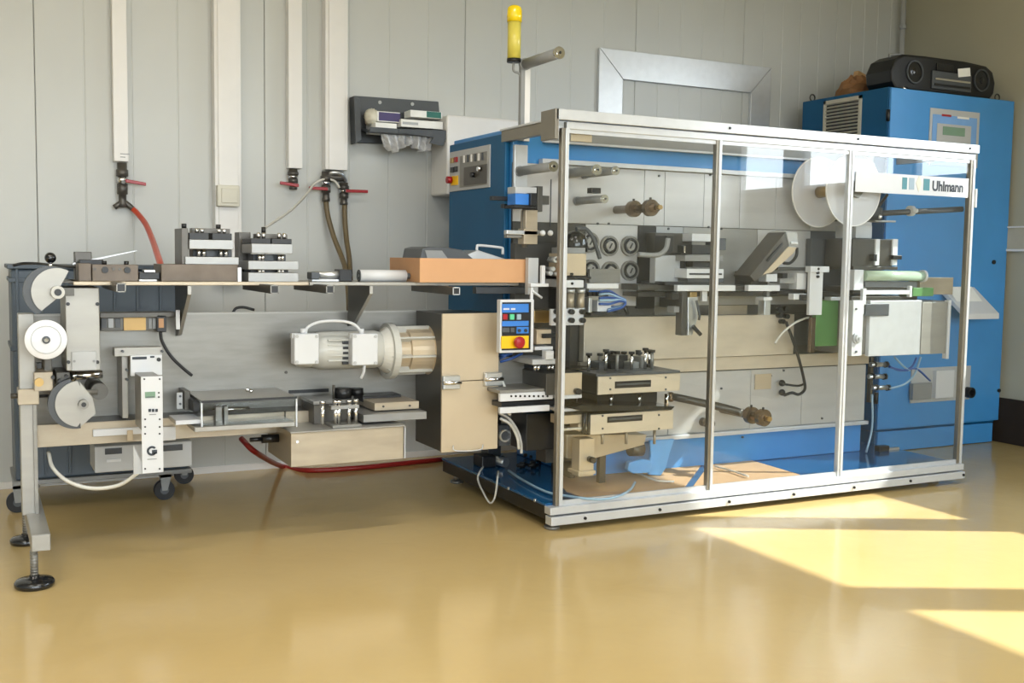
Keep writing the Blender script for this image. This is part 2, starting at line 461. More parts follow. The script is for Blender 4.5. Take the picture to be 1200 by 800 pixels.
pipe = link('wall_pipe', MB().cyl((6.12, 5.79, 0), (6.12, 5.79, H-.01), .018).cyl((6.12, 5.79, 2.9), (6.12, 5.79, 2.93), .024), 'grey_light')
tag(pipe, 'slim grey pipe running up the corner behind the blue cabinet', 'pipe')
# ============================================================ safety enclosure
EX0, EX1, EY = 2.235, 4.82, 4.03
en = thing('safety_enclosure', 'aluminium framed guard with three clear sliding doors along the packaging machine', 'guard', (3.5, EY, 0))
B('top_rail', 'aluminium_white', en, EX0, EX1+.01, EY-.03, EY+.02, 1.787, 1.832)
B('door_track', 'aluminium_white', en, EX0+.06, EX1, EY-.015, EY+.015, 1.752, 1.783)
B('corner_plate', 'profile_dark', en, EX0-.006, EX0+.012, EY-.03, EY+.10, 1.705, 1.832)
B('side_rail', 'profile_dark', en, EX0, EX0+.03, EY+.10, 4.53, 1.735, 1.787)
B('side_rail_cap', 'aluminium_white', en, EX0-.004, EX0+.034, EY+.10, 4.54, 1.787, 1.797)
B('rear_rail', 'aluminium_white', en, EX0+.2, EX1, 4.50, 4.54, 1.80, 1.83)
B('side_rail', 'aluminium_white', en, EX1-.03, EX1, EY+.02, 4.54, 1.765, 1.80)
B('bottom_rail', 'aluminium_white', en, EX0, EX1, EY-.035, EY+.02, .075, .108)
B('sill_rail', 'aluminium_white', en, EX0, EX1, EY-.045, EY+.01, .03, .068)
for px in range(7):
    x = EX0+.17+px*.4
    link('bolt', MB().cyl((x, EY-.045, .05), (x, EY-.052, .05), .007, n=10), 'black_plastic', en)
    if px % 2: link('bolt', MB().cyl((x+.35, EY-.03, 1.81), (x+.35, EY-.035, 1.81), .006, n=10), 'black_plastic', en)
for a, b, nm in ((2.272, 2.306, 'profile_dark'), (3.096, 3.126, 'profile_dark'), (3.920, 3.950, 'aluminium_white'), (4.788, 4.822, 'profile_dark')):
    m = .5
    p = link('post', MB().box(a, a+(b-a)*m, EY-.014, EY+.014, .108, 1.755).bevel(.002), nm, en)
    q = link('post_edge', MB().box(a+(b-a)*m, b, EY-.018, EY+.010, .108, 1.755).bevel(.002), 'aluminium_white', p)
for k, (a, b) in enumerate(((2.306, 3.096), (3.126, 3.92), (3.95, 4.788))):
    dr = link('door', MB().box(a, b, EY-.004, EY, .13, 1.745), 'glass_clear', en)
    link('door_edge', MB().box(a, b, EY-.008, EY+.004, 1.735, 1.752), 'aluminium_white', dr)
    link('door_edge', MB().box(a, b, EY-.008, EY+.004, .108, .13), 'aluminium_white', dr)
P('shield_plate', 'beige_metal', en, (669, 154, 694, 166), EY+.01, .005)
B('lock_box', 'grey_light', en, 4.826, 4.842, EY-.02, EY+.03, 1.50, 1.60)
link('lock_knob', MB().cyl((4.842, EY, 1.53), (4.852, EY, 1.53), .012).cyl((4.842, EY, 1.57), (4.852, EY, 1.57), .010), 'black_plastic', en)
# brand strip on the third door
sg = B('brand_strip', 'white_plastic', en, 3.968, 4.778, EY-.012, EY-.008, F(1065, 228, EY).z, F(1065, 205, EY).z, 0)
zb = F(1065, 228, EY).z; zt = F(1065, 205, EY).z; hh = zt-zb
tx = F(1090, 222, EY).x; tw = F(1126, 222, EY).x-tx
to = textobj('lettering', 'Uhlmann', hh*.72, 'ink', sg, (tx, EY-.0125, zb+hh*.27), sx=1.0, bold=.0022)
to.scale = (tw/to.dimensions.x if to.dimensions.x > 0 else 1, 1, 1)
def sq(a, b, m):
    x0 = F(a, 218, EY).x; x1 = F(b, 218, EY).x
    link('colour_square', MB().box(x0, x1, EY-.0135, EY-.012, zb+hh*.25, zb+hh*.85), m, sg)
sq(1055, 1060.5, 'teal_square'); sq(1063, 1069, 'grey_square'); sq(1080, 1087, 'teal_square')
cx = F(1074.5, 215, EY).x
link('diamond_mark', MB().prism([(cx-.02, zb+hh*.6), (cx, zb+hh*1.0), (cx+.02, zb+hh*.6), (cx, zb+hh*.15)], 'y', EY-.0135, EY-.012), 'cream_plastic', sg)

# ============================================================ machine body
PY = 4.45
ma = thing('packaging_machine', 'long blue and steel blister packaging machine behind the clear guard doors', 'machine', (3.4, 4.7, 0))
B('base_plinth', 'black_skirt', ma, 2.24, 4.78, 4.05, 5.2, .045, .105, .004)
B('base_deck', 'blue_base', ma, 2.236, 4.79, 4.045, 5.205, .105, .118, .003)
for x, y in ((2.28, 4.06), (2.28, 5.1), (4.70, 4.1), (4.70, 5.1), (3.5, 4.15)):
    link('machine_foot', MB().cyl((x, y, 0), (x, y, .012), .035).cyl((x, y, .012), (x, y, .046), .018), 'steel', ma)
body = B('body_housing', 'blue_lit', ma, 2.265, 4.53, PY+.02, 5.15, .55, 1.80, .006)
B('lower_body', 'blue_lit', ma, 2.66, 4.53, PY+.02, 5.15, .118, .549, .006)
B('plate_backing', 'steel_dark', ma, 2.262, 4.53, PY+.0105, PY+.0195, .55, 1.64, 0)
B('top_strip', 'grey_mid', ma, 2.42, 4.53, PY+.002, PY+.019, 1.752, 1.80, .001)
B('top_lip', 'aluminium_white', ma, 2.42, 4.53, PY-.006, PY+.019, 1.740, 1.751, .001)
# side housing (blue with shade in its colour) with its own control plate
sh = B('side_housing', 'blue_shaded', ma, 2.236, 2.262, PY+.04, 5.14, .55, 1.775, .006)
def sideplate(name, m, rect, X, d, parent, bev=.001):
    x0, y0, x1, y1 = rect; my = (y0+y1)/2; mx = (x0+x1)/2
    ya, yb = S(x0, my, X).y, S(x1, my, X).y; za, zb_ = S(mx, y1, X).z, S(mx, y0, X).z
    return link(name, MB().box(X-d, X, ya, yb, za, zb_).bevel(bev), m, parent)
X_ = 2.236
cp = sideplate('switch_plate', 'grey_light', (528, 174, 575, 222), X_, .006, ma)
sideplate('switch_field', 'steel', (539, 180, 571, 218), X_-.006, .002, cp)
sideplate('dark_window', 'tool_grey', (544, 194, 571, 216), X_-.008, .003, cp)
sideplate('indicator', 'brass', (529, 185, 532.5, 191), X_-.006, .008, cp)
sideplate('indicator', 'red_plastic', (533.5, 184, 536.5, 190), X_-.006, .008, cp)
sideplate('indicator', 'black_plastic', (529, 196, 532.5, 202), X_-.006, .008, cp)
sideplate('indicator', 'black_plastic', (533.5, 195, 536.5, 201), X_-.006, .008, cp)
es = sideplate('stop_backing', 'yellow', (529, 206, 537, 217), X_-.006, .004, cp)
q = S(531, 211, X_)
link('stop_button', MB().cyl((X_-.008, q.y, q.z), (X_-.035, q.y, q.z), .018), 'red_plastic', cp)
for k in range(6):
    c = S(546+k*4.3, 186.5-k*.6, X_)
    link('toggle', MB().box(X_-.014, X_-.008, c.y-.006, c.y+.006, c.z-.018, c.z+.018), 'grey_dark' if k % 2 else 'duct_white', cp)
q0 = S(558, 205, X_); link('selector', MB().cyl((X_-.011, q0.y, q0.z), (X_-.03, q0.y, q0.z), .012), 'black_plastic', cp)
q0 = S(566, 198, X_); link('selector', MB().cyl((X_-.011, q0.y, q0.z), (X_-.03, q0.y, q0.z), .012), 'chrome', cp)
# face plates: separate steel sheets screwed to the body
def plate(rect, m='machine_plate', Y=PY, d=.01, gap=.0015, name='face_plate'):
    x0, y0, x1, y1 = rect
    return link(name, MB().box(x0+gap, x1-gap, Y, Y+d, y0+gap, y1-gap).bevel(.001), m, ma)
ztop, z1, z2, z3, zbot = 1.64, 1.365, .915, .70, .30
xs = [2.262, 2.55, F(755, 230, PY).x, F(779, 230, PY).x, F(825, 230, PY).x, F(867, 240, PY).x, F(909, 240, PY).x, F(950, 250, PY).x, 4.53]
for a, b in zip(xs[:-1], xs[1:]):
    plate((a, z1, b, ztop))
lx = F(686, 300, PY).x; ga = F(747, 300, PY).x; gb = F(768, 300, PY).x
plate((2.55, z2, lx, z1), 'steel_dark')
plate((lx, z2+.05, ga, z1), 'machine_plate')
plate((ga, .95, gb, z1-.002), 'black_skirt', Y=PY-.006, d=.016)
plate((gb, z2+.05, F(800, 300, PY).x, z1), 'grey_light')
plate((F(800, 300, PY).x, z2+.05, F(887, 300, PY).x, z1), 'steel_plate')
plate((F(887, 300, PY).x, z2+.05, F(949, 300, PY).x, z1), 'machine_plate')
plate((F(949, 300, PY).x, z2+.05, 4.53, z1), 'grey_dark')
plate((gb+.002, z2, F(815, 360, PY).x, .985), 'steel')
plate((2.55, .62, 2.628, z2), 'steel_dark')
plate((F(815, 360, PY).x, z2, F(837, 360, PY).x, z2+.05), 'steel_dark')
plate((F(837, 360, PY).x, z2, F(876, 360, PY).x, z2+.05), 'steel_warm')
plate((F(876, 360, PY).x, z2, 4.53, z2+.05), 'steel_dark')
plate((2.262, .62, 2.55, z1), 'steel_dark')
plate((2.262, .55, 2.62, .62), 'steel_dark')
B('front_leg', 'steel_dark', ma, 2.60, 2.628, PY, PY+.2, .118, .549)
B('underside_post', 'grey_dark', ma, 2.44, 2.515, 5.05, 5.14, .118, .549)
link('front_panel', MB().box(2.63, F(930, 400, PY-.05).x, PY-.05, PY-.003, z3, z2).bevel(.002), 'machine_warm', ma)
plate((F(930, 400, PY).x, z3-.0, F(960, 400, PY).x, z2), 'steel_dark')
plate((2.63, z3-.075, 4.53, z3-.004), 'machine_warm', Y=PY-.02, d=.03, name='cross_rail')
xs = [2.63, 2.98, 3.17, F(833, 450, PY).x, F(880, 450, PY).x, F(940, 450, PY).x, F(985, 450, PY).x, 4.53]
for i, (a, b) in enumerate(zip(xs[:-1], xs[1:])): plate((a, zbot, b, z3-.08))
B('sill_lip', 'aluminium_white', ma, 2.63, 4.535, PY-.03, PY+.01, zbot-.02, zbot)
B('top_lip', 'aluminium_white', ma, 2.40, 4.53, PY-.03, PY+.012, ztop, ztop+.022)
B('cable_tray', 'aluminium_white', ma, 2.262, 2.33, PY-.01, PY+.012, 1.5, 1.72)
for (x, y) in ((700, 262), (783, 268), (832, 205), (845, 268), (960, 285), (950, 210), (772, 206), (713, 262), (690, 398), (830, 266), (820, 420), (900, 427), (940, 428), (845, 455), (903, 440), (918, 434), (963, 490), (870, 512)):
    p = F(x, y, PY); link('screw', MB().cyl((p.x, PY-.006, p.z), (p.x, PY+.002, p.z), .006, n=8), 'grey_dark', ma)
# bearing bosses on the instrument plate
for (x, y) in ((690, 284), (713, 288), (737, 288), (691, 316), (714, 318), (737, 317)):
    p = F(x, y, PY)
    g = link('bearing_boss', MB().ring((p.x, PY, p.z), (0, -1, 0), .050, .010, .016), 'steel', ma)
    link('boss_ring', MB().ring((p.x, PY, p.z), (0, -1, 0), .038, .009, .02), 'black_plastic', g)
    link('boss_hub', MB().cyl((p.x, PY, p.z), (p.x, PY-.022, p.z), .024), 'steel_plate', g)
    link('boss_slot', MB().box(p.x-.003, p.x+.003, PY-.025, PY-.021, p.z-.014, p.z+.014, M=Matrix.Translation(Vector((p.x, 0, p.z))) @ Matrix.Rotation(.5, 4, 'Y') @ Matrix.Translation(Vector((-p.x, 0, -p.z)))), 'black_plastic', g)
# film rollers: cylinders cantilevered towards the viewer
def roller(px, py, Yn, r, m='steel', far=PY, endm='chrome', name='film_roller'):
    p = F(px, py, Yn)
    o = link(name, MB().cyl((p.x, Yn, p.z), (p.x, far, p.z), r).cyl((p.x, far-.02, p.z), (p.x, far, p.z), r*1.15), m, ma)
    link('roller_cap', MB().cyl((p.x, Yn-.006, p.z), (p.x, Yn+.004, p.z), r*1.12).cyl((p.x, Yn-.012, p.z), (p.x, Yn, p.z), r*.5), endm, o)
    link('roller_bolt', MB().cyl((p.x, Yn-.014, p.z), (p.x, Yn-.010, p.z), r*.28, n=6), 'black_plastic', o)
    return o
roller(648, 195, 4.12, .021, 'grey_mid')
roller(699, 199, 4.14, .022, 'grey_mid')
roller(721, 200, 4.17, .018, 'grey_mid')
roller(655, 62, 4.12, .024, 'grey_mid', far=4.45)
r4 = roller(708, 233, 4.20, .018, 'grey_mid')
link('roller_tab', MB().box(F(695, 226, 4.3).x-.02, F(695, 226, 4.3).x+.03, 4.28, 4.32, F(695, 224, 4.3).z-.01, F(695, 224, 4.3).z+.015), 'black_plastic', r4)
def spindle(px, py, Yn, rs, rings, tip='brass'):
    p = F(px, py, Yn)
    o = link('reel_spindle', MB().cyl((p.x, Yn, p.z), (p.x, PY, p.z), rs), 'bronze', ma)
    for yy in rings:
        link('spindle_collar', MB().ring((p.x, yy, p.z), (0, 1, 0), rs*1.95, rs*.95, .03), 'bronze', o)
        link('collar_screw', MB().cyl((p.x, yy+.015, p.z+rs*1.6), (p.x, yy+.015, p.z+rs*2.4), .006), 'black_plastic', o)
    link('spindle_tip', MB().cyl((p.x, Yn-.03, p.z), (p.x, Yn, p.z), rs*.55), tip, o)
spindle(770, 243, 4.10, .02, (4.14, 4.28))
spindle(898, 490, 4.10, .022, (4.11, 4.20), 'brass')
link('film_arm', MB().tube([F(784, 464, 4.40), F(800, 467, 4.34), F(850, 478, 4.22), F(870, 484, 4.16)], .020, n=12), 'steel_dark', ma)
link('film_arm_tip', MB().sphere(F(786, 465, 4.39), .026), 'bronze', ma)
link('lower_boss', MB().cyl((F(823, 494, PY).x, PY-.08, F(823, 494, PY).z), (F(823, 494, PY).x, PY, F(823, 494, PY).z), .022), 'bronze', ma)
# clear film reel between two discs
c = F(960, 225, 4.36); 
rl = thing('film_reel', 'pair of large pale translucent reel discs on a spindle behind the middle door', 'reel', (c.x, 4.2, c.z))
for yy in (4.36, 4.11):
    d_ = link('reel_disc', MB().cyl((c.x, yy, c.z), (c.x, yy+.004, c.z), .185, n=64), 'reel_clear', rl)
    link('disc_rim', MB().ring((c.x, yy-.001, c.z), (0, 1, 0), .188, .006, .006, n=64), 'duct_white', d_)
link('reel_core', MB().cyl((c.x, 4.10, c.z), (c.x, PY, c.z), .03), 'brass', rl)
link('reel_nut', MB().cyl((c.x, 4.085, c.z), (c.x, 4.105, c.z), .045, n=6), 'steel', rl)
# signal tower
p = F(612, 100, PY); mx = F(612, 100, PY).x
st = thing('signal_tower', 'yellow warning lamp with a pale yellow tube on a thin mast above the machine', 'warning lamp', (mx, PY, 1.74))
link('mast', MB().box(mx-.012, mx+.008, PY-.012, PY+.012, 1.74, F(612, 72, PY).z), 'grey_mid', st)
link('mast_plate', MB().box(mx+.010, mx+.040, PY-.004, PY+.012, 1.74, F(612, 78, PY).z-.01), 'duct_white', st)
lx_ = F(602.5, 50, PY).x; zl = F(602, 70, PY).z; zm = F(602, 26, PY).z; zt_ = F(602, 6, PY).z
link('lamp_tube', MB().cyl((lx_, PY, zl), (lx_, PY, zm), .031, n=28), 'lamp_tube', st)
link('lamp_ring', MB().cyl((lx_, PY, zl-.012), (lx_, PY, zl+.004), .033, n=28), 'black_plastic', st)
ln = MB(); k = 24
prof = [(0, .034), (.03, .035), (.06, .034), (.075, .030), (.084, .018), (.086, .002), (.0861, .001)]
sc_ = (zt_-zm)/.086
link('lamp_lens', MB().lathe([(h*sc_, r) for h, r in prof], (lx_, PY, zm), (0, 0, 1), 28), 'lamp_yellow', st)
link('lamp_arm', MB().tube([(lx_, PY, zl-.01), (lx_, PY, zl-.05), (mx-.005, PY, zl-.085), (mx-.006, PY, 1.8)], .006), 'grey_mid', st)
# ============================================================ control cabinet
cb = thing('control_cabinet', 'tall blue electrical cabinet carrying a portable stereo, its vent facing the packing tables', 'cabinet', (5.6, 5.2, 0))
CX0, CX1, CY, CT = 5.05, 6.145, 4.85, 2.275
B('cabinet_body', 'blue_shaded', cb, CX0, CX1, CY+.02, 5.63, .135, CT, .006)
kb = B('cabinet_plinth', 'blue_shaded', cb, CX0+.01, CX1-.03, CY+.03, 5.62, 0, .133, .003)
dr = B('cabinet_door', 'blue_lit', cb, CX0+.005, CX1+.02, CY, CY+.018, .15, CT-.006, .004)
B('lower_panel', 'blue_lit', cb, CX0+.02, CX1-.02, CY+.01, CY+.03, .004, .133, .003)
for z in (2.10, 1.2, .35):
    link('hinge', MB().cyl((CX0-.004, CY+.012, z-.035), (CX0-.004, CY+.012, z+.035), .012), 'black_plastic', dr)
def dp(name, m, rect, d, par, off=0.0): return link(name, MB().pr(rect, CY-d-off, d).bevel(.001), m, par)
dsp = dp('display_frame', 'grey_light', (1089, 129, 1147, 195), .006, cb)
dp('display_field', 'lcd_blue', (1092, 136, 1144, 195), .003, dsp, .006)
dp('display_inset', 'grey_light', (1098, 146, 1138, 168), .003, dsp, .009)
dp('display_screen', 'lcd', (1105, 149, 1131, 159), .002, dsp, .012)
dp('display_mark', 'red_plastic', (1104, 134, 1115, 136.5), .002, dsp, .009)
dp('display_mark', 'duct_white', (1122, 137, 1136, 139.5), .002, dsp, .009)
link('door_lock', MB().cyl((F(1164, 307, CY).x, CY-.01, F(1164, 307, CY).z), (F(1164, 307, CY).x, CY, F(1164, 307, CY).z), .014), 'black_plastic', dr)
link('door_lock', MB().cyl((F(1176, 457, CY).x-.05, CY-.01, F(1176, 457, CY).z), (F(1176, 457, CY).x-.05, CY, F(1176, 457, CY).z), .012), 'black_plastic', dr)
# vent on the cabinet side with slats
va, vb = S(1010, 130, CX0).y, S(966, 140, CX0).y
vz1 = S(990, 115, CX0).z; vz0 = vz1-.34
vent = link('vent_frame', MB().box(CX0-.012, CX0, va, va+.02, vz0, vz1).box(CX0-.012, CX0, vb-.02, vb, vz0, vz1).box(CX0-.012, CX0, va, vb, vz1-.02, vz1).box(CX0-.012, CX0, va, vb, vz0, vz0+.02), 'vent_tan', cb)
link('vent_backing', MB().box(CX0-.002, CX0-.0005, va+.02, vb-.02, vz0+.02, vz1-.02), 'black_plastic', vent)
n = 14
for k in range(n):
    z = vz0+.03+k*(vz1-vz0-.055)/(n-1)
    Mx = Matrix.Translation(Vector((CX0-.007, 0, z))) @ Matrix.Rotation(math.radians(35), 4, 'Y') @ Matrix.Translation(Vector((-(CX0-.007), 0, -z)))
    link('slat', MB().box(CX0-.014, CX0-.001, va+.02, vb-.02, z-.0018, z+.0018, Mx), 'vent_tan', vent)
for (px, py) in ((953, 109), (1166, 112)):
    p = F(px, py, 5.55 if px < 1000 else 4.95)
    x_, y_ = (CX0+.04, 5.58) if px < 1000 else (CX1-.05, 4.93)
    link('lifting_eye', MB().tube([(x_+.022*math.cos(a*math.pi/5), y_, CT+.024+.022*math.sin(a*math.pi/5)) for a in range(11)], .005, sub=1), 'steel_dark', cb)
# white sloping tray on the cabinet door
t = [S(0, 0, 1)]*0
x0, x1 = F(1100, 345, 4.83).x, F(1170, 372, 4.75).x
ty0, ty1 = 4.50, 4.849
tx0 = F(1102, 337, ty1).x
ty0 = S(1131, 368, tx0).y
tx1 = F(1171, 370, ty0).x
zb0, zt0 = F(1150, 374, ty0).z, F(1102, 338, ty1).z
tray = link('sloping_shelf', MB().prism([(ty0, zb0), (ty0, zb0+.035), (ty1, zt0+.01), (ty1, zt0-.025)], 'x', tx0, tx1+.0).bevel(.003), 'white_plastic', cb)
link('shelf_paper', MB().prism([(ty0+.03, zb0+.0445), (ty1-.02, zt0+.0105), (ty1-.02, zt0+.0125), (ty0+.03, zb0+.0465)], 'x', tx0+.03, tx1-.05), 'paper_white', cb)
# service outlet plate on the lower door
op = dp('outlet_plate', 'grey_light', (1068, 430, 1137, 470), .01, cb)
dp('outlet_block', 'grey_mid', (1070, 449, 1092, 468), .03, op, .01)
dp('outlet_block', 'white_plastic', (1097, 434, 1118, 466), .03, op, .01)
pz = F(1131, 459, CY)
link('plug_ring', MB().ring((pz.x, CY-.015, pz.z), (0, -1, 0), .035, .012, .04), 'black_plastic', op)
# boombox
Yb = 4.92
p0 = F(1030, 85, Yb); 
bz = CT
x0b, x1b = F(1046, 80, Yb).x, F(1167, 95, Yb).x
hgt = F(1090, 66, Yb).z-bz
bb = thing('boombox', 'black rounded portable stereo with two speakers on top of the blue cabinet', 'stereo', ((x0b+x1b)/2, Yb+.1, bz))
w = x1b-x0b
outl = [(x0b+w*a, bz+hgt*b) for a, b in ((.04, 0), (0, .2), (-.01, .5), (.03, .82), (.10, .97), (.3, 1.0), (.7, 1.0), (.9, .95), (.97, .8), (1.0, .5), (.99, .2), (.95, 0))]
link('stereo_body', MB().prism(outl, 'y', Yb, Yb+.22).bevel(.015), 'black_plastic', bb)
cxs = (x0b+w*.20, x0b+w*.85)
for cx_ in cxs:
    sp_ = link('speaker', MB().ring((cx_, Yb, bz+hgt*.52), (0, -1, 0), .072, .008, .01), 'grey_dark', bb)
    link('speaker_cone', MB().lathe([(0, .064), (-.004, .062), (.002, .02), (.006, .018), (.010, .002)], (cx_, Yb-.002, bz+hgt*.52), (0, -1, 0)), 'black_gloss', sp_)
fp = link('stereo_front', MB().box(x0b+w*.36, x0b+w*.74, Yb-.012, Yb, bz+.03, bz+hgt*.62).bevel(.003), 'grey_dark', bb)
link('cassette_door', MB().box(x0b+w*.40, x0b+w*.56, Yb-.012, Yb, bz+hgt*.64, bz+hgt*.84).bevel(.003), 'black_gloss', bb)
link('key_row', MB().box(x0b+w*.38, x0b+w*.72, Yb-.02, Yb-.012, bz+.05, bz+.062), 'black_plastic', fp)
link('key_row', MB().box(x0b+w*.38, x0b+w*.72, Yb-.02, Yb-.012, bz+.085, bz+.097), 'chrome', fp)
rotl = Matrix.Translation(Vector((x0b+w*.66, 0, bz+hgt*.66))) @ Matrix.Rotation(-.15, 4, 'Y')
link('sticker', MB().box(-.055, .055, Yb-.016, Yb-.013, -.025, .028, rotl), 'paper_white', bb)
link('carry_handle', MB().tube([(x0b+w*.08, Yb+.1, bz+hgt*.93), (x0b+w*.15, Yb+.1, bz+hgt*1.03), (x0b+w*.85, Yb+.1, bz+hgt*1.03), (x0b+w*.93, Yb+.1, bz+hgt*.9)], .009), 'grey_mid', bb)
link('stereo_foot', MB().cyl((x0b+w*.12, Yb+.02, bz), (x0b+w*.12, Yb-.004, bz+.02), .014), 'chrome', bb)
# crumpled paper bag
pb = F(1000, 100, 5.15); 
import mathutils
mbp = MB(); rr = random.Random(3)
nu, nv = 14, 8
cxp, cyp = F(1001, 100, 5.40).x, 5.40
vs = []; fs = []
for j in range(nv+1):
    ph = math.pi*.5*j/nv
    for i in range(nu):
        th = 2*math.pi*i/nu
        k = 1+.35*(rr.random()-.5)*(1 if j else .5)
        vs.append((cxp+.10*math.cos(ph)*math.cos(th)*k, cyp+.13*math.cos(ph)*math.sin(th)*k, CT+.001+max(0, .15*math.sin(ph)*k)))
for j in range(nv):
    for i in range(nu): fs.append((j*nu+i, j*nu+(i+1) % nu, (j+1)*nu+(i+1) % nu, (j+1)*nu+i))
fs.append(tuple(range(nu)))
mbp._add(vs, fs, False)
bag = link('paper_bag', mbp, 'brown_paper')
tag(bag, 'crumpled brown paper bag next to the stereo on the blue cabinet', 'paper bag')
link('torn_flap', MB().box(-.035, .035, -.02, .02, -.004, .03, Matrix.Translation(Vector((cxp+.02, cyp-.02, CT+.15))) @ Matrix.Rotation(.3, 4, 'Y')), 'tan_card', bag)
# ============================================================ feed table (left)
TY = 4.60          # plane of the upright steel sheet
TZ = 1.085         # table top height
ft = thing('feed_table', 'long steel infeed bench with an upright sheet, narrow top and one levelled leg frame', 'workbench', (1.0, 4.45, 0))
xl, xr_ = .165, 2.05
ztp = F(330, 366, TY).z
sheet = B('back_sheet', 'steel', ft, xl+.02, xr_, TY, TY+.012, .44, ztp, .001)
link('sheet_edge', MB().box(xl+.02, 2.02, TY-.006, TY+.018, ztp-.004, ztp+.004), 'steel_plate', sheet)
for (x, y) in ((275, 468), (145, 384), (128, 496), (335, 436), (505, 480), (122, 462)):
    p = F(x, y, TY); link('screw', MB().cyl((p.x, TY-.006, p.z), (p.x, TY, p.z), .007, n=8), 'steel_dark', sheet)
B('lower_ledge', 'steel_dark', ft, .40, 1.42, 4.46, TY-.002, .523, .529, .001)
B('lower_rail', 'steel_warm', ft, .185, 1.18, 4.448, 4.458, .44, .527, .001)
B('lower_rail', 'steel_warm', ft, 1.185, 1.45, 4.448, 4.458, .455, .527, .001)
P('ledge_lip', 'white_plastic', ft, (109, 502, 167, 510), 4.43, .012)
P('ledge_tab', 'beige_metal', ft, (149, 504, 156, 516), 4.425, .006)
P('ledge_tab', 'white_plastic', ft, (190, 500, 206, 516), 4.425, .006)
# leg frame
px0, px1 = F(23, 480, 4.42).x, F(42, 480, 4.42).x
post = B('leg_post', 'steel_plate', ft, px0, px1, 4.40, 4.47, .19, F(30, 367, 4.42).z, .003)
B('post_inner', 'steel', ft, px1-.012, px1+.002, 4.39, 4.47, .19, .70, .001)
P('post_clamp', 'steel_warm', ft, (21, 456, 46, 474), 4.37, .10)
link('clamp_bolt', MB().cyl((px0-.03, 4.41, F(18, 464, 4.4).z), (px0, 4.41, F(18, 464, 4.4).z), .010), 'steel_dark', ft)
link('clamp_bolt', MB().cyl((px1+.002, 4.40, F(48, 464, 4.4).z), (px1+.05, 4.40, F(48, 464, 4.4).z), .006), 'black_plastic', ft)
link('floor_beam', MB().box(.168, .232, 4.055, 4.78, .135, .195).bevel(.004), 'steel_plate', ft)
link('beam_cap', MB().box(.170, .230, 4.048, 4.056, .137, .193).bevel(.002), 'steel_plate', ft)
link('post_hole', MB().cyl((.21, 4.398, .30), (.21, 4.40, .30), .008), 'steel_dark', post)
for (y, r) in ((4.09, .068), (4.72, .062)):
    fo = link('levelling_foot', MB().lathe([(0, r*.92), (.006, r), (.018, r), (.026, r*.9), (.030, r*.55), (.034, r*.25), (.040, .018)], (.178, y, 0), (0, 0, 1), 32), 'black_gloss', ft)
    sm = MB().cyl((.178, y, .038), (.178, y, .137), .0125)
    for k in range(9): sm.cyl((.178, y, .045+k*.010), (.178, y, .049+k*.010), .0142, n=14)
    link('foot_stem', sm, 'steel', fo)
# top boards
x0 = F(86, 323, 4.3).x; x1 = F(362, 330, 4.3).x; x2 = F(632, 333, 4.3).x
B('top_board', 'steel_warm', ft, x0, x1, 4.30, 4.66, TZ-.014, TZ, .002)
B('top_board', 'steel_plate', ft, x1+.003, 2.22, 4.30, 4.64, TZ-.014, TZ, .002)
B('edge_angle', 'steel_dark', ft, F(38, 310, 4.35).x, F(92, 310, 4.35).x, 4.33, 4.66, TZ-.006, TZ, .001)
# square support bars poking out under the top
for (cx_, cy_) in ((142, 337), (322, 339), (387, 339), (535, 341)):
    Yn = 4.12
    p = F(cx_, cy_, Yn); h = .0165; t = .0035
    ob = link('support_bar', MB().box(p.x-h, p.x+h, Yn+.003, 4.60, p.z-h, p.z+h).bevel(.002), 'tool_grey', ft)
    f = MB()
    f.box(p.x-h, p.x+h, Yn, Yn+.004, p.z-h, p.z-h+t).box(p.x-h, p.x+h, Yn, Yn+.004, p.z+h-t, p.z+h).box(p.x-h, p.x-h+t, Yn, Yn+.004, p.z-h, p.z+h).box(p.x+h-t, p.x+h, Yn, Yn+.004, p.z-h, p.z+h)
    link('bar_rim', f, 'steel' if cx_ < 500 else 'aluminium_white', ob)
    link('bar_opening', MB().box(p.x-h+t, p.x+h-t, Yn+.001, Yn+.004, p.z-h+t, p.z+h-t), 'black_plastic', ob)
    link('bar_strap', MB().box(p.x-h-.004, p.x+h+.004, 4.4, 4.5, p.z+h, TZ-.0145), 'steel_dark', ob)
# gusset brackets
for gx in (F(222, 360, 4.3).x, F(440, 333, 4.3).x-.02):
    bt = .86 if gx < 1 else .89
    g = link('gusset', MB().prism([(4.30, TZ-.016), (4.30, TZ-.05), (4.52, bt), (TY-.002, bt-.01), (TY-.002, TZ-.016)], 'x', gx-.005, gx+.005), 'steel_dark', ft)
    link('gusset_lip', MB().prism([(4.296, TZ-.016), (4.296, TZ-.05), (4.516, bt), (4.522, bt), (4.302, TZ-.05), (4.302, TZ-.016)], 'x', gx-.007, gx+.007), 'steel_plate', g)
# terminal rail with ochre label
tr_ = P('terminal_rail', 'steel_dark', ft, (117, 366, 206, 372), 4.50, .098)
bk = P('terminal_block', 'steel_dark', ft, (118, 370, 184, 387), 4.53, .06)
P('ochre_label', 'label_yellow', bk, (145, 370, 171, 387), 4.52, .01, .001)
for k in range(3):
    P('terminal_key', 'grey_light' if k % 2 else 'grey_dark', bk, (119+k*8, 373, 125+k*8, 384), 4.522, .008, .001)
for k in range(2):
    P('terminal_key', 'grey_mid', bk, (174+k*5, 373, 178+k*5, 385), 4.522, .008, .001)
cn = P('cable_connector', 'black_plastic', ft, (184, 369, 195, 389), 4.50, .05)
P('connector_face', 'orange_board', cn, (186, 373, 192, 384), 4.495, .006, .001)
A_ = lambda pts, Y: [F(x, y, Y) for x, y in pts]
link('black_cable', MB().tube(A_([(188, 388), (190, 400), (200, 417), (213, 430), (225, 440)], 4.5), .0065), 'black_plastic', ft)
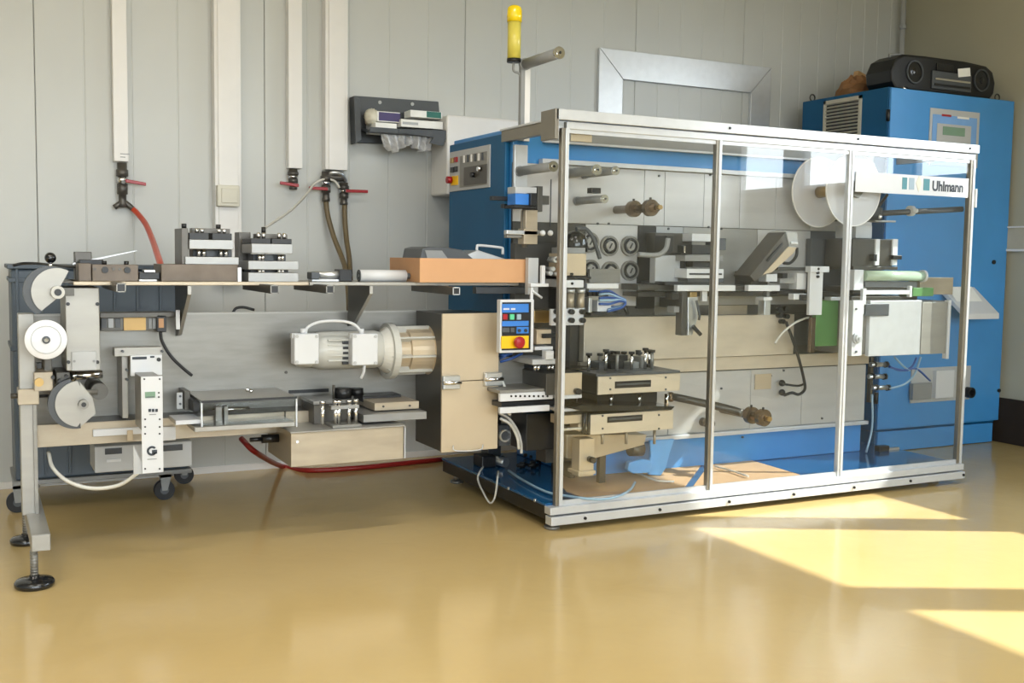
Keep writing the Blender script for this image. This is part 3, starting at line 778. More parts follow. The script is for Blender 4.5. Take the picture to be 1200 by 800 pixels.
P('post_strip', 'white_plastic', ft, (206, 363, 211, 386), 4.45, .004)
link('small_cable', MB().tube(A_([(273, 366), (277, 361), (286, 360), (298, 363)], 4.62), .006), 'black_plastic', ft)
# front cover column
cc = P('cover_column', 'steel_plate', ft, (77, 337, 117, 434), 4.34, .25, .003)
cc2 = P('column_plate', 'grey_light', ft, (84, 412, 113, 434), 4.33, .008)
for (x, y) in ((79.5, 356), (114, 356), (80, 424), (114, 424)):
    p = F(x, y, 4.34); link('screw', MB().cyl((p.x, 4.332, p.z), (p.x, 4.34, p.z), .007, n=10), 'black_plastic', cc)
for (x, y) in ((87, 423), (110, 423)):
    p = F(x, y, 4.33); link('screw', MB().cyl((p.x, 4.324, p.z), (p.x, 4.33, p.z), .005, n=8), 'grey_mid', cc2)
# upper fan-shaped guard (disc sector)
def sector(name, cxy, rim, Y, d, m, rpx, a0, a1, par, hub=True):
    c = F(*cxy, Y); R_ = F(cxy[0]+rpx, cxy[1], Y).x-c.x
    n = 22; poly = [(c.x+R_*math.cos(math.radians(a0+(a1-a0)*k/n)), c.z+R_*math.sin(math.radians(a0+(a1-a0)*k/n))) for k in range(n+1)]
    poly += rim(c, R_)
    g = link(name, MB().prism(poly, 'y', Y, Y+d), m, par)
    return g, c, R_
g, c, R_ = sector('fan_guard', (67, 342), lambda c, R: [(c.x+.012, c.z-.012), (c.x-.01, c.z-.018)], 4.31, .012, 'steel_plate', 30, 62, 232, ft)
link('guard_backing', MB().prism([(c.x-.02+R_*1.08*math.cos(math.radians(70+170*k/20)), c.z+R_*1.08*math.sin(math.radians(70+170*k/20))) for k in range(21)]+[(c.x, c.z-.03)], 'y', 4.323, 4.36), 'grey_dark', g)
link('guard_hub', MB().cyl((c.x, 4.27, c.z), (c.x, 4.31, c.z), .024), 'motor_white', g)
link('hub_bore', MB().cyl((c.x, 4.268, c.z), (c.x, 4.272, c.z), .013), 'black_plastic', g)
link('guard_arm', MB().box(c.x, c.x+.06, 4.32, 4.5, c.z-.015, c.z+.015), 'steel_dark', g)
g, c, R_ = sector('fan_guard', (94, 473), lambda c, R: [(c.x+.035, c.z-.03)], 4.31, .012, 'steel_plate', 29, 95, 262, ft)
link('guard_backing', MB().prism([(c.x-.015+R_*1.1*math.cos(math.radians(100+180*k/20)), c.z+R_*1.1*math.sin(math.radians(100+180*k/20))) for k in range(21)]+[(c.x, c.z-.03)], 'y', 4.323, 4.36), 'grey_dark', g)
link('guard_wing', MB().prism([(c.x, c.z+R_*.95), (c.x+.045, c.z+.02), (c.x+.055, c.z-.04), (c.x, c.z-R_)], 'y', 4.312, 4.322), 'steel_plate', g)
link('guard_hub', MB().cyl((c.x+.01, 4.28, c.z), (c.x+.01, 4.31, c.z), .018), 'steel', g)
link('hub_bore', MB().cyl((c.x+.01, 4.278, c.z), (c.x+.01, 4.282, c.z), .009), 'black_plastic', g)
link('guard_arm', MB().box(c.x, c.x+.04, 4.32, TY, c.z-.015, c.z+.015), 'steel_dark', g)
# clutter of arms below the white reel
P('arm_bracket', 'steel_warm', ft, (40, 436, 62, 458), 4.35, .2)
link('arm_knob', MB().cyl((F(46, 448, 4.33).x, 4.33, F(46, 448, 4.33).z), (F(46, 448, 4.33).x, 4.37, F(46, 448, 4.33).z), .016), 'brass', ft)
P('reel_arm', 'steel_dark', ft, (52, 420, 61, 440), 4.42, .18)
P('reel_arm', 'black_plastic', ft, (43, 425, 49, 432), 4.36, .03)
P('clevis', 'steel_dark', ft, (66, 436, 82, 450), 4.36, .2)
p = F(100, 440, 4.40)
link('guide_roll', MB().cyl((F(82, 440, 4.4).x, 4.40, p.z), (F(120, 438, 4.4).x, 4.40, p.z+.004), .016).cyl((F(84, 440, 4.4).x, 4.40, p.z), (F(88, 438, 4.4).x, 4.40, p.z), .020), 'chrome', ft)
p = F(112, 445, 4.5)
link('damper_body', MB().cyl((p.x, 4.36, p.z-.03), (p.x, TY, p.z-.03), .032), 'steel_dark', ft)
link('guide_roll', MB().cyl((F(68, 342, 4.5).x+.02, 4.36, F(80, 458, 4.4).z), (F(110, 458, 4.5).x, 4.36, F(110, 458, 4.4).z), .010), 'steel', ft)
for (x, y) in ((62, 442), (70, 446), (78, 441)):
    p = F(x, y, 4.34); link('arm_bolt', MB().cyl((p.x, 4.33, p.z), (p.x, 4.36, p.z), .007, n=10), 'black_plastic', ft)
# white reel
c = F(54, 398, 4.24); R_ = F(79, 398, 4.24).x-c.x
wr_ = thing('label_reel', 'white flat round reel on the leg of the steel infeed bench', 'reel', (c.x, 4.3, c.z))
link('reel_disc', MB().lathe([(0, R_*.5), (.002, R_*.97), (.004, R_), (.012, R_), (.014, R_*.97), (.016, R_*.3), (.0161, .01)], (c.x, 4.256, c.z), (0, -1, 0), 48), 'reel_white', wr_)
link('disc_groove', MB().ring((c.x, 4.240, c.z), (0, -1, 0), R_*.72, .003, .0015, n=48), 'grey_light', wr_)
link('reel_hub', MB().ring((c.x, 4.24, c.z), (0, -1, 0), .014, .005, .010), 'grey_dark', wr_)
link('hub_pin', MB().cyl((c.x, 4.22, c.z), (c.x, 4.24, c.z), .007), 'chrome', wr_)
link('reel_axle', MB().cyl((c.x, 4.256, c.z), (c.x, TY-.001, c.z), .012), 'steel_dark', wr_)
# control module with round emblem
mo = thing('control_module', 'narrow white control unit with a round dark emblem hanging on the infeed bench', 'control unit', (.62, 4.3, .40))
MY = 4.16
x0, x1 = F(166, 500, MY).x, F(191, 500, MY).x; z0, z1 = F(178, 554, MY).z, F(178, 441, MY).z
fp = link('front_plate', MB().box(x0, x1, MY, MY+.006, z0, z1).bevel(.001), 'white_plastic', mo)
link('module_case', MB().box(x0+.003, x1-.003, MY+.006, MY+.20, z0+.16, z1-.004).bevel(.002), 'steel', mo)
link('side_fin', MB().prism([(x0-.03, z0+.11), (x0-.03, z0-.002), (x1-.03, z0-.002), (x1-.03, z0+.01), (x0+.004, z0+.03)], 'y', MY+.008, MY+.014), 'grey_light', mo)
P('mount_bar', 'steel_plate', mo, (134, 407, 190, 417), 4.40, .06)
P('mount_strip', 'steel_plate', mo, (143, 416, 150, 490), 4.44, .15)
P('mount_plate', 'white_plastic', mo, (153, 416, 190, 440), 4.38, .02)
P('mount_print', 'ink', mo, (155, 418, 172, 421), 4.378, .002, 0)
P('mount_print', 'ink', mo, (176, 417, 181, 419), 4.378, .002, 0)
for (x, y) in ((143, 411), (189, 411), (148, 433), (148, 444)):
    p = F(x, y, 4.40); link('screw', MB().cyl((p.x, 4.37, p.z), (p.x, 4.40, p.z), .005, n=8), 'grey_dark', mo)
p = F(189, 421, 4.38); link('port', MB().cyl((p.x-.01, 4.374, p.z), (p.x-.01, 4.382, p.z), .008), 'black_plastic', mo)
for (x, y) in ((169, 444), (187, 444), (170, 491), (187, 491), (170, 500), (187, 500), (170, 508), (187, 508), (170, 549), (187, 549), (186, 460), (186, 465)):
    p = F(x, y, MY); link('screw', MB().cyl((p.x, MY-.003, p.z), (p.x, MY, p.z), .0035, n=8), 'black_plastic', fp)
P('small_display', 'lcd', fp, (170, 459, 182, 466), MY-.003, .003, 0)
P('display_line', 'grey_dark', fp, (171, 464.5, 181, 465.5), MY-.004, .001, 0)
for k in range(3): P('module_key', 'ink', fp, (174+k*4, 479, 177+k*4, 482.5), MY-.003, .003, 0)
P('fine_print', 'grey_mid', fp, (175, 485, 183, 486), MY-.002, .002, 0)
c = F(178, 528, MY)
n = 20; ro, ri = .0185, .0105
pl = [(c.x+ro*math.cos(math.radians(40+290*k/n)), c.z+ro*math.sin(math.radians(40+290*k/n))) for k in range(n+1)]
pl += [(c.x+ri*math.cos(math.radians(330-290*k/n)), c.z+ri*math.sin(math.radians(330-290*k/n))) for k in range(n+1)]
link('emblem', MB().prism(pl, 'y', MY-.003, MY), 'ink', fp)
link('emblem_bar', MB().box(c.x, c.x+ro, MY-.003, MY, c.z-.012, c.z+.003), 'ink', fp)
link('emblem_line', MB().box(c.x-.017, c.x+.017, MY-.002, MY, c.z-.033, c.z-.030), 'grey_mid', fp)
link('grey_cable', MB().tube([F(57, 530, 4.5), F(62, 548, 4.42), F(80, 564, 4.34), F(108, 572, 4.3), F(140, 568, 4.25), F(164, 552, 4.19)], .0075), 'cable_white', mo)
lb = P('lower_case', 'grey_light', ft, (111, 520, 225, 550), 4.62, .2, .003)
P('case_slot', 'black_plastic', lb, (123, 525, 143, 532), 4.617, .004, 0)
P('case_slot', 'black_plastic', lb, (190, 521, 214, 528), 4.617, .004, 0)
P('case_bar', 'white_plastic', lb, (125, 538, 142, 541), 4.615, .006, 0)
# ------------------------------------------------------------ clear covered tray
tc_ = thing('clear_cover_tray', 'steel tray under a clear box cover with a thick dark grey lid edge', 'machine guard', (1.0, 4.4, .53))
ax0, ax1 = F(236, 478, 4.28).x, F(347, 478, 4.28).x; az0, az1 = F(290, 500, 4.28).z, F(290, 467, 4.28).z
B('tray_plate', 'steel_plate', tc_, ax0-.03, ax1-.01, 4.26, 4.44, az0-.006, az0+.012)
cv = B('cover_box', 'acrylic', tc_, ax0, ax1, 4.28, 4.585, az0+.013, az1-.008, 0)
B('cover_lid', 'steel_plate', tc_, ax0, ax1, 4.275, 4.59, az1-.006, az1, .001)
B('lid_edge', 'black_plastic', tc_, ax0-.001, ax1+.001, 4.27, 4.276, az1-.008, az1+.001, 0)
B('cover_corner', 'aluminium_white', tc_, ax0-.003, ax0+.003, 4.272, 4.28, az0, az1-.008, 0)
B('cover_corner', 'aluminium_white', tc_, ax1-.003, ax1+.003, 4.272, 4.28, az0-.01, az1-.008, 0)
link('inner_rod', MB().cyl((ax0+.07, 4.42, az0+.055), (ax1-.16, 4.42, az0+.055), .008), 'chrome', tc_)
link('inner_clamp', MB().box(ax0+.08, ax0+.105, 4.40, 4.44, az0+.012, az0+.07).box(ax0+.115, ax0+.13, 4.40, 4.44, az0+.012, az0+.07), 'steel', tc_)
P('hinge_plate', 'grey_light', tc_, (207, 460, 214, 479), 4.45, .012)
P('hinge_block', 'steel_dark', tc_, (216, 458, 223, 480), 4.45, .13)
P('hinge_block', 'black_plastic', tc_, (226, 470, 234, 482), 4.36, .2)
for (x, y) in ((211, 464), (211, 473)):
    p = F(x, y, 4.45); link('screw', MB().cyl((p.x, 4.444, p.z), (p.x, 4.45, p.z), .005, n=8), 'grey_dark', tc_)
link('lid_knob', MB().sphere((F(290, 454, 4.5).x, 4.5, az1+.008), .010), 'chrome', tc_)
link('lid_knob', MB().sphere((F(294, 456, 4.45).x, 4.45, az1+.008), .009), 'chrome', tc_)
P('side_flap', 'white_plastic', tc_, (206, 492, 236, 497), 4.3, .16, .001)
# ------------------------------------------------------------ steel drive box with clamp block and plates
db = thing('drive_box', 'low steel box under the motor with a clamp block and stacked plates on it', 'machine housing', (1.5, 4.4, .42))
dx0, dx1 = F(341, 522, 4.22).x, F(473, 522, 4.22).x; dz0, dz1 = F(400, 543, 4.22).z, F(400, 504, 4.22).z
bx = B('box_body', 'steel_warm', db, dx0, dx1, 4.22, TY-.001, dz0, dz1, .003)
B('box_lid', 'steel_plate', db, dx0-.004, dx1+.004, 4.214, TY-.001, dz1, dz1+.006)
B('lid_lip', 'aluminium_white', db, dx1+.002, dx1+.006, 4.214, TY-.3, dz0+.004, dz1, 0)
link('box_knob', MB().cyl((dx0-.07, 4.42, dz0+.09), (dx0, 4.42, dz0+.09), .018).cyl((dx0-.12, 4.42, dz0+.09), (dx0-.07, 4.42, dz0+.09), .009), 'black_plastic', db)
link('box_rivet', MB().cyl((dx0+.025, 4.214, dz1-.035), (dx0+.025, 4.22, dz1-.035), .006, n=10), 'chrome', bx)
zt_b = dz1+.006
cl = thing('clamp_block', 'steel clamping block with four upright bolts and a black knob on the low steel box', 'clamp', (F(395, 497, 4.27).x, 4.35, zt_b))
P0 = F(372, 490, 4.3).x; P1 = F(422, 490, 4.3).x
B('clamp_base', 'steel', cl, F(389, 490, 4.25).x, F(423, 490, 4.25).x, 4.24, 4.36, zt_b, zt_b+.012)
B('clamp_body', 'tool_grey', cl, P0+.005, P1-.02, 4.37, 4.55, zt_b, zt_b+.085, .003)
B('clamp_top', 'tool_light', cl, P0, P1-.03, 4.36, 4.56, zt_b+.086, zt_b+.10)
for (x, yb_) in ((378, 478), (393, 478), (397, 478), (409, 478), (417, 478)):
    X = F(x, yb_, 4.28).x
    link('clamp_bolt', MB().cyl((X, 4.28, zt_b+.012), (X, 4.28, zt_b+.10), .0085).cyl((X, 4.28, zt_b+.10), (X, 4.28, zt_b+.112), .013, n=6), 'chrome', cl)
link('clamp_bridge', MB().box(F(386, 478, 4.3).x, F(418, 478, 4.3).x, 4.27, 4.31, zt_b+.075, zt_b+.09), 'tool_light', cl)
link('clamp_knob', MB().cyl((F(402, 465, 4.42).x, 4.42, zt_b+.10), (F(402, 465, 4.42).x, 4.42, zt_b+.145), .036, n=14).cyl((F(418, 465, 4.5).x, 4.5, zt_b+.10), (F(418, 465, 4.5).x, 4.5, zt_b+.13), .03, n=14), 'black_plastic', cl)
link('clamp_stud', MB().cyl((F(391, 465, 4.42).x, 4.42, zt_b+.10), (F(391, 465, 4.42).x, 4.42, zt_b+.16), .006), 'steel_dark', cl)
sp1 = thing('guide_plates', 'two stacked flat steel guide plates right of the clamp block', 'plates', (F(460, 480, 4.3).x, 4.4, zt_b))
B('plate_support', 'steel_dark', sp1, F(440, 490, 4.4).x, F(485, 490, 4.4).x, 4.42, TY-.001, zt_b, F(460, 487, 4.4).z+.02)
P('guide_plate', 'tool_light', sp1, (426, 484, 500, 493), 4.27, .32)
P('guide_plate', 'steel_warm', sp1, (439, 471, 491, 480), 4.33, .26)
P('guide_cover', 'black_plastic', sp1, (425, 463, 470, 470), 4.48, .11)
for (x, y) in ((449, 476), (480, 475)):
    p = F(x, y, 4.33); link('screw', MB().cyl((p.x, 4.325, p.z), (p.x, 4.33, p.z), .005, n=8), 'steel_dark', sp1)
link('long_slot', MB().box(F(338, 458, TY).x, F(385, 457, TY).x, TY-.004, TY, F(360, 460, TY).z, F(360, 456, TY).z), 'black_plastic', ft)
# ------------------------------------------------------------ electric motor
MYc = 4.46
mt = thing('electric_motor', 'white electric motor with two square junction boxes and a ribbed flange on the upright sheet', 'motor', (F(400, 410, MYc).x, MYc, .75))
zc = F(400, 410, MYc).z
xa = F(352, 410, MYc).x; xb = F(446, 410, MYc).x
link('motor_body', MB().lathe([(0, .045), (.006, .062), (.05, .070), (.075, .080), (.09, .083), (xb-xa-.03, .083), (xb-xa, .075), (xb-xa+.005, .06)], (xa, MYc, zc), (1, 0, 0), 32), 'motor_white', mt)
link('fan_cover', MB().lathe([(-.03, .050), (-.025, .066), (.03, .070), (.035, .066)], (xa+.01, MYc, zc), (1, 0, 0), 32), 'cable_white', mt)
for k in range(5):
    a = math.radians(-40+k*12)
    z = zc+.040-k*.022
    link('cooling_slot', MB().box(F(402, 400, 4.375).x, F(408, 400, 4.375).x, 4.372, 4.39, z-.007, z+.004), 'black_plastic', mt)
    link('cooling_fin', MB().box(F(385, 400, 4.375).x, F(412, 400, 4.375).x, 4.376, 4.40, z-.003+.011, z+.002+.011), 'motor_white', mt)
for (rc, l) in (((345, 391, 374, 427), ''), ((413, 391, 443, 428), '')):
    j = P('junction_box', 'white_plastic', mt, rc, 4.33, .06, .005)
    for (x, y) in ((rc[0]+3, rc[1]+3), (rc[2]-3, rc[1]+3), (rc[0]+3, rc[3]-3), (rc[2]-3, rc[3]-3)):
        p = F(x, y, 4.33); link('box_screw', MB().cyl((p.x, 4.325, p.z), (p.x, 4.33, p.z), .007, n=10), 'grey_light', j)
    p = F((rc[0]+rc[2])/2, rc[1], 4.35); link('box_gland', MB().cyl((p.x-.015, 4.355, p.z), (p.x-.015, 4.355, p.z+.022), .011), 'white_plastic', j)
    p = F(rc[0]+2, rc[1]+1, 4.36); link('box_ear', MB().box(p.x-.02, p.x+.01, 4.35, 4.38, p.z-.014, p.z+.006), 'white_plastic', j)
link('motor_cable', MB().tube([F(358, 391, 4.355), F(361, 383, 4.355), F(375, 377, 4.36), F(398, 376, 4.36), F(415, 380, 4.355), F(425, 391, 4.355)], .0065), 'white_plastic', mt)
link('motor_tail', MB().tube([F(427, 428, 4.36), F(426, 436, 4.36), F(423, 443, 4.37)], .007), 'white_plastic', mt)
# flange: big rim, drum with ribs, rear ring
fx = F(452, 412, MYc).x; fx2 = F(505, 412, MYc).x
rim_r = .125
fl = link('flange_rim', MB().ring((fx, MYc, zc-.01), (1, 0, 0), rim_r, .022, .03, n=40), 'motor_white', mt)
link('flange_cone', MB().lathe([(0, .078), (fx-xb+.012, rim_r-.02), (fx-xb+.016, rim_r-.02), (fx-xb+.016, .03)], (xb-.01, MYc, zc-.005), (1, 0, 0), 32), 'cable_white', mt)
dr_ = link('flange_drum', MB().lathe([(0, .085), (.07, .085), (.071, .10), (fx2-fx-.04, .10), (fx2-fx-.039, .112), (fx2-fx-.02, .112)], (fx+.02, MYc, zc-.01), (1, 0, 0), 36), 'beige_metal', mt)
for k in range(8):
    a = math.radians(k*45+10)
    c0 = Vector((0, math.cos(a), math.sin(a)))
    Mx = Matrix.Translation(Vector((0, MYc, zc-.01))) @ Matrix.Rotation(a, 4, 'X')
    link('flange_rib', MB().box(fx+.02, fx2-.02, .08, .113, -.004, .004, Mx), 'motor_white', fl)
    link('cone_rib', MB().prism([(xb-.005, .07), (fx+.005, .070), (fx+.005, rim_r-.014)], 'z', -.004, .004, Mx), 'motor_white', fl)
    pz_ = Mx @ Vector((fx2-.02, .10, 0))
    link('flange_bolt', MB().cyl(pz_, pz_+Vector((.008, 0, 0)), .007, n=8), 'grey_dark', fl)
link('motor_bracket', MB().box(fx2-.03, 1.86, 4.40, 4.5, zc-.05, zc+.04), 'steel_dark', mt)
# ------------------------------------------------------------ beige steel cupboard
bc = thing('beige_cupboard', 'beige steel cupboard with two doors and silver latches between bench and machine', 'cupboard', (1.98, 4.3, .34))
bx0, bx1 = F(518, 450, 4.28).x, F(584, 450, 4.28).x
bz0, bz1 = F(550, 528, 4.28).z, F(550, 367, 4.28).z
zs = F(550, 446, 4.28).z
B('cupboard_body', 'steel_dark', bc, bx0+.002, bx1-.002, 4.296, 4.595, bz0+.003, bz1-.002, .002)
B('cupboard_door', 'beige_metal', bc, bx0, bx1, 4.28, 4.294, zs+.0015, bz1, .002)
B('cupboard_door', 'beige_metal', bc, bx0, bx1, 4.28, 4.294, bz0, zs-.0015, .002)
for (a, b, c_, d) in ((518, 440, 538, 456), (567, 438, 587, 454)):
    x0, x1 = F(a, 448, 4.27).x, F(b*0+c_, 448, 4.27).x; z0, z1 = F(525, d, 4.27).z, F(525, b, 4.27).z
    lt = link('latch', MB().box(x0, x1, 4.255, 4.279, z0, z1).bevel(.004), 'aluminium', bc)
    link('latch_barrel', MB().cyl((x0-.002, 4.252, (z0+z1)/2), (x1+.002, 4.252, (z0+z1)/2), .009), 'chrome', lt)
link('bottom_handle', MB().tube([F(531, 522, 4.27), F(534, 528, 4.25), F(562, 527, 4.25), F(566, 521, 4.27)], .003, sub=3), 'aluminium_white', bc)
# ============================================================ things on the bench top
def slab(name, m, par, px0, px1, yd, d, z0, z1, bev=.002):
    return B(name, m, par, F(px0, 315, yd).x, F(px1, 315, yd).x, yd, yd+d, z0, z1, bev)
zz = lambda y, Y=4.34: F(250, y, Y).z
# format tool 1
def cols(px, yd, z0, z1, r, m, par, name='tool_column'):
    for x in px:
        X = F(x, 300, yd).x; link(name, MB().cyl((X, yd, z0), (X, yd, z1), r), m, par)
b1 = thing('steel_block', 'long dull steel block lying on the bench beneath the first forming tool', 'block', (.85, 4.4, TZ))
slab('block_body', 'tool_brown', b1, 189, 279, 4.34, .2, TZ, zz(310), .002)
slab('block_end', 'aluminium_white', b1, 278.5, 283, 4.33, .2, TZ, zz(313), .001)
zb1 = zz(310)
t1 = thing('forming_tool', 'silver forming tool with round columns and black clamps standing on the long steel block', 'forming tool', (.9, 4.4, zb1), 'forming tools on the bench top')
slab('tool_base', 'tool_light', t1, 217, 280, 4.35, .16, zb1, zz(301, 4.35))
cols((233, 239, 259, 265), 4.38, zz(301, 4.35), zz(292, 4.35), .008, 'chrome', t1)
slab('tool_core', 'grey_dark', t1, 226, 272, 4.42, .08, zz(301, 4.35), zz(292, 4.35))
slab('tool_plate', 'tool_light', t1, 222, 274, 4.35, .16, zz(292, 4.35), zz(281, 4.35))
slab('tool_clamp', 'black_plastic', t1, 222, 245, 4.36, .14, zz(281, 4.35), zz(273, 4.35))
slab('tool_clamp', 'black_plastic', t1, 249, 272, 4.36, .14, zz(281, 4.35), zz(273, 4.35))
cols((231, 237, 257, 263), 4.38, zz(273, 4.35), zz(268, 4.35), .007, 'chrome', t1, 'tool_screw')
slab('tool_bridge', 'tool_grey', t1, 225, 270, 4.44, .05, zz(273, 4.35), zz(267, 4.35))
slab('tool_side', 'tool_grey', t1, 213, 221, 4.36, .16, zb1, zz(268, 4.35))
cols((216, 256), 4.46, zz(268, 4.35), zz(262, 4.35), .010, 'black_plastic', t1, 'tool_knob')
# format tool 2
t2 = thing('forming_tool', 'taller silver forming tool of four stacked plates, standing directly on the bench', 'forming tool', (1.15, 4.4, TZ), 'forming tools on the bench top')
Z = lambda y: zz(y, 4.31)
slab('tool_base', 'tool_light', t2, 291, 350, 4.31, .18, TZ, Z(319))
slab('tool_core', 'black_plastic', t2, 293, 338, 4.35, .1, Z(319), Z(315.5))
slab('tool_plate', 'tool_light', t2, 291, 350, 4.31, .18, Z(315.5), Z(305))
cols((304, 308, 327, 331), 4.33, Z(305), Z(297), .007, 'chrome', t2)
cols((304, 308, 327, 331), 4.32, Z(319), Z(315.5), .007, 'chrome', t2)
slab('tool_core', 'grey_dark', t2, 297, 335, 4.37, .1, Z(305), Z(297))
slab('tool_plate', 'tool_light', t2, 295, 343, 4.31, .18, Z(296), Z(284.5))
slab('tool_clamp', 'black_plastic', t2, 294, 317.5, 4.32, .15, Z(284.5), Z(278))
slab('tool_clamp', 'black_plastic', t2, 318.5, 342, 4.32, .15, Z(284.5), Z(278))
cols((303, 309, 327, 333), 4.34, Z(278), Z(271), .007, 'chrome', t2, 'tool_screw')
slab('tool_bridge', 'tool_grey', t2, 300, 337, 4.40, .05, Z(278), Z(272))
cols((309,), 4.36, Z(272), Z(264), .009, 'black_plastic', t2, 'tool_knob')
slab('tool_side', 'tool_grey', t2, 280, 294, 4.50, .08, TZ, Z(270))
# small pieces at the left end of the bench
lp = thing('drilled_bar', 'brownish drilled steel bar with two black knobs at the reel end of the bench', 'bar', (.6, 4.4, TZ))
slab('bar_body', 'tool_brown', lp, 108, 162, 4.36, .1, TZ, zz(311, 4.36))
slab('bar_body', 'tool_brown', lp, 92, 107, 4.37, .12, TZ-.0, zz(310, 4.36))
for x in (123, 149):
    X = F(x, 315, 4.36).x; link('bar_knob', MB().cyl((X, 4.38, zz(311, 4.36)), (X, 4.38, zz(307, 4.36)), .009).cyl((X, 4.35, zz(317, 4.36)), (X, 4.36, zz(317, 4.36)), .012), 'black_plastic', lp)
for x in (111, 133, 140):
    X = F(x, 315, 4.36).x; link('bar_hole', MB().cyl((X, 4.357, zz(316, 4.36)), (X, 4.36, zz(316, 4.36)), .006, n=10), 'steel_dark', lp)
sg1 = thing('sealing_strip', 'long pale flat strip lying slanted across dark clips behind the drilled bar', 'strip', (.55, 4.55, TZ))
a0, a1 = F(85, 309, 4.58), F(160, 294, 4.58)
link('strip_body', MB().prism([(a0.x, a0.z-.004), (a0.x, a0.z+.004), (a1.x, a1.z+.003), (a1.x, a1.z)], 'y', 4.56, 4.60), 'aluminium_white', sg1)
link('strip_clip', MB().box(F(87, 300, 4.58).x, F(107, 300, 4.58).x, 4.56, 4.62, TZ, zz(297, 4.58)).bevel(.003), 'tool_grey', sg1)
link('strip_clip', MB().box(F(92, 306, 4.54).x, F(120, 306, 4.54).x, 4.5, 4.555, TZ, zz(305.5, 4.54)).bevel(.003), 'black_plastic', sg1)
sb = thing('small_fixture', 'small black and silver fixture next to the long steel block', 'fixture', (.7, 4.36, TZ))
slab('fixture_base', 'aluminium_white', sb, 163, 184, 4.33, .08, TZ, TZ+.008)
slab('fixture_body', 'black_plastic', sb, 163, 187, 4.36, .08, TZ+.008, TZ+.035)
slab('fixture_top', 'aluminium', sb, 169, 182, 4.35, .05, TZ+.035, TZ+.045)
bk_ = thing('ball_handle', 'black ball knob on a short rod at the end of the bench', 'knob', (F(59, 320, 4.4).x, 4.42, TZ))
xk = F(59, 302, 4.42).x
link('handle_rod', MB().cyl((xk, 4.42, TZ), (xk, 4.42, F(59, 304, 4.42).z), .007), 'chrome', bk_)
link('handle_ball', MB().sphere((xk, 4.42, F(59, 302, 4.42).z), .021), 'black_gloss', bk_)
cbl = tag(link('coiled_strap', MB().tube([F(15, 311, 4.9), F(28, 308.5, 4.9), F(48, 309, 4.8), F(75, 312, 4.6), F(92, 313, 4.5)], .006), 'black_plastic'), 'black cable lying over the edge of the grey bin by the bench end', 'cable')
# white roll and fittings
yr = 4.36
rr_ = thing('white_roller', 'white cylinder roller lying on the bench top beside the orange tray', 'roller', (1.6, yr, TZ))
rz = .026
xa, xb = F(421, 323, yr).x, F(475, 323, yr).x
link('roller_body', MB().cyl((xa, yr, TZ+rz), (xb, yr, TZ+rz), rz, n=28), 'white_plastic', rr_)
link('roller_ring', MB().ring((xa-.004, yr, TZ+rz), (1, 0, 0), rz*.98, .006, .01).ring((xa-.004, yr, TZ+rz), (1, 0, 0), rz*.55, .005, .01), 'grey_dark', rr_)
link('roller_shaft', MB().cyl((xb, yr, TZ+rz), (xb+.03, yr, TZ+rz), .012), 'grey_dark', rr_)
fx_ = thing('shaft_fixture', 'small silver and black shaft fitting in front of the brown hoses', 'fixture', (1.4, yr, TZ))
xa2, xb2 = F(368, 321, yr).x, F(400, 321, yr).x
link('fitting_plate', MB().box(xa2, xb2, yr+.03, yr+.09, TZ, TZ+.010).bevel(.002), 'aluminium_white', fx_)
link('fitting_rod', MB().cyl((xa2+.01, yr+.05, TZ+.028), (xb2+.06, yr+.05, TZ+.028), .016), 'aluminium', fx_)
link('fitting_block', MB().box(xb2, xb2+.055, yr+.02, yr+.10, TZ+.0, TZ+.052).bevel(.003), 'black_plastic', fx_)
link('fitting_block', MB().box(xa2-.005, xa2+.03, yr+.02, yr+.09, TZ+.010, TZ+.040).bevel(.003), 'grey_dark', fx_)
# orange tray
oy = 4.24
ox0, ox1 = F(492, 320, oy).x, F(617, 320, oy).x
oz1 = F(550, 303, oy).z; TZb = TZ+.001
ot = thing('orange_tray', 'shallow pale orange tray on the bench next to the machine', 'tray', (1.98, 4.4, TZb))
ow = .008
B('tray_front', 'orange_board', ot, ox0, ox1, oy, oy+ow, TZb, oz1, .001)
B('tray_side', 'board_side', ot, ox0, ox0+ow, oy+ow, 4.60, TZb, oz1, .001)
B('tray_side', 'board_side', ot, ox1-ow, ox1, oy+ow, 4.60, TZb, oz1, .001)
B('tray_back', 'orange_board', ot, ox0, ox1, 4.60, 4.608, TZb, oz1, .001)
B('tray_floor', 'orange_board', ot, ox0+ow, ox1-ow, oy+ow, 4.60, TZb, TZb+.008, .001)
# contents of the tray
fo_ = thing('dark_folder', 'dark grey curved plastic hood lying in the orange tray', 'hood', (1.9, 4.4, TZb+.01))
hx0_, hx1_ = F(474, 295, 4.36).x, F(545, 295, 4.36).x; hz = F(500, 289, 4.36).z
pol = [(ox0+.02, oz1-.03), (hx0_+.06, hz-.008), (hx0_+.09, hz), (hx1_-.12, hz), (hx1_-.04, hz-.012), (hx1_+.02, oz1-.005), (hx1_+.02, oz1-.03)]
link('hood_shell', MB().prism(pol, 'y', 4.30, 4.52).bevel(.004), 'grey_dark', fo_)
link('hood_window', MB().prism([(pol[0][0]+.04, pol[0][1]+.022), (pol[1][0]+.01, pol[1][1]-.008), (pol[1][0]+.09, pol[1][1]-.008), (pol[0][0]+.14, pol[0][1]+.022)], 'y', 4.296, 4.300), 'grey_mid', fo_)
link('hood_base', MB().box(ox0+.03, hx1_, 4.32, 4.5, TZb+.009, oz1-.03), 'black_plastic', fo_)
lid = thing('handled_plate', 'silver plate with a white tubular handle sticking out of the orange tray', 'plate', (2.1, 4.4, TZb+.01))
lx0, lx1 = F(535, 296, 4.42).x, F(606, 302, 4.42).x
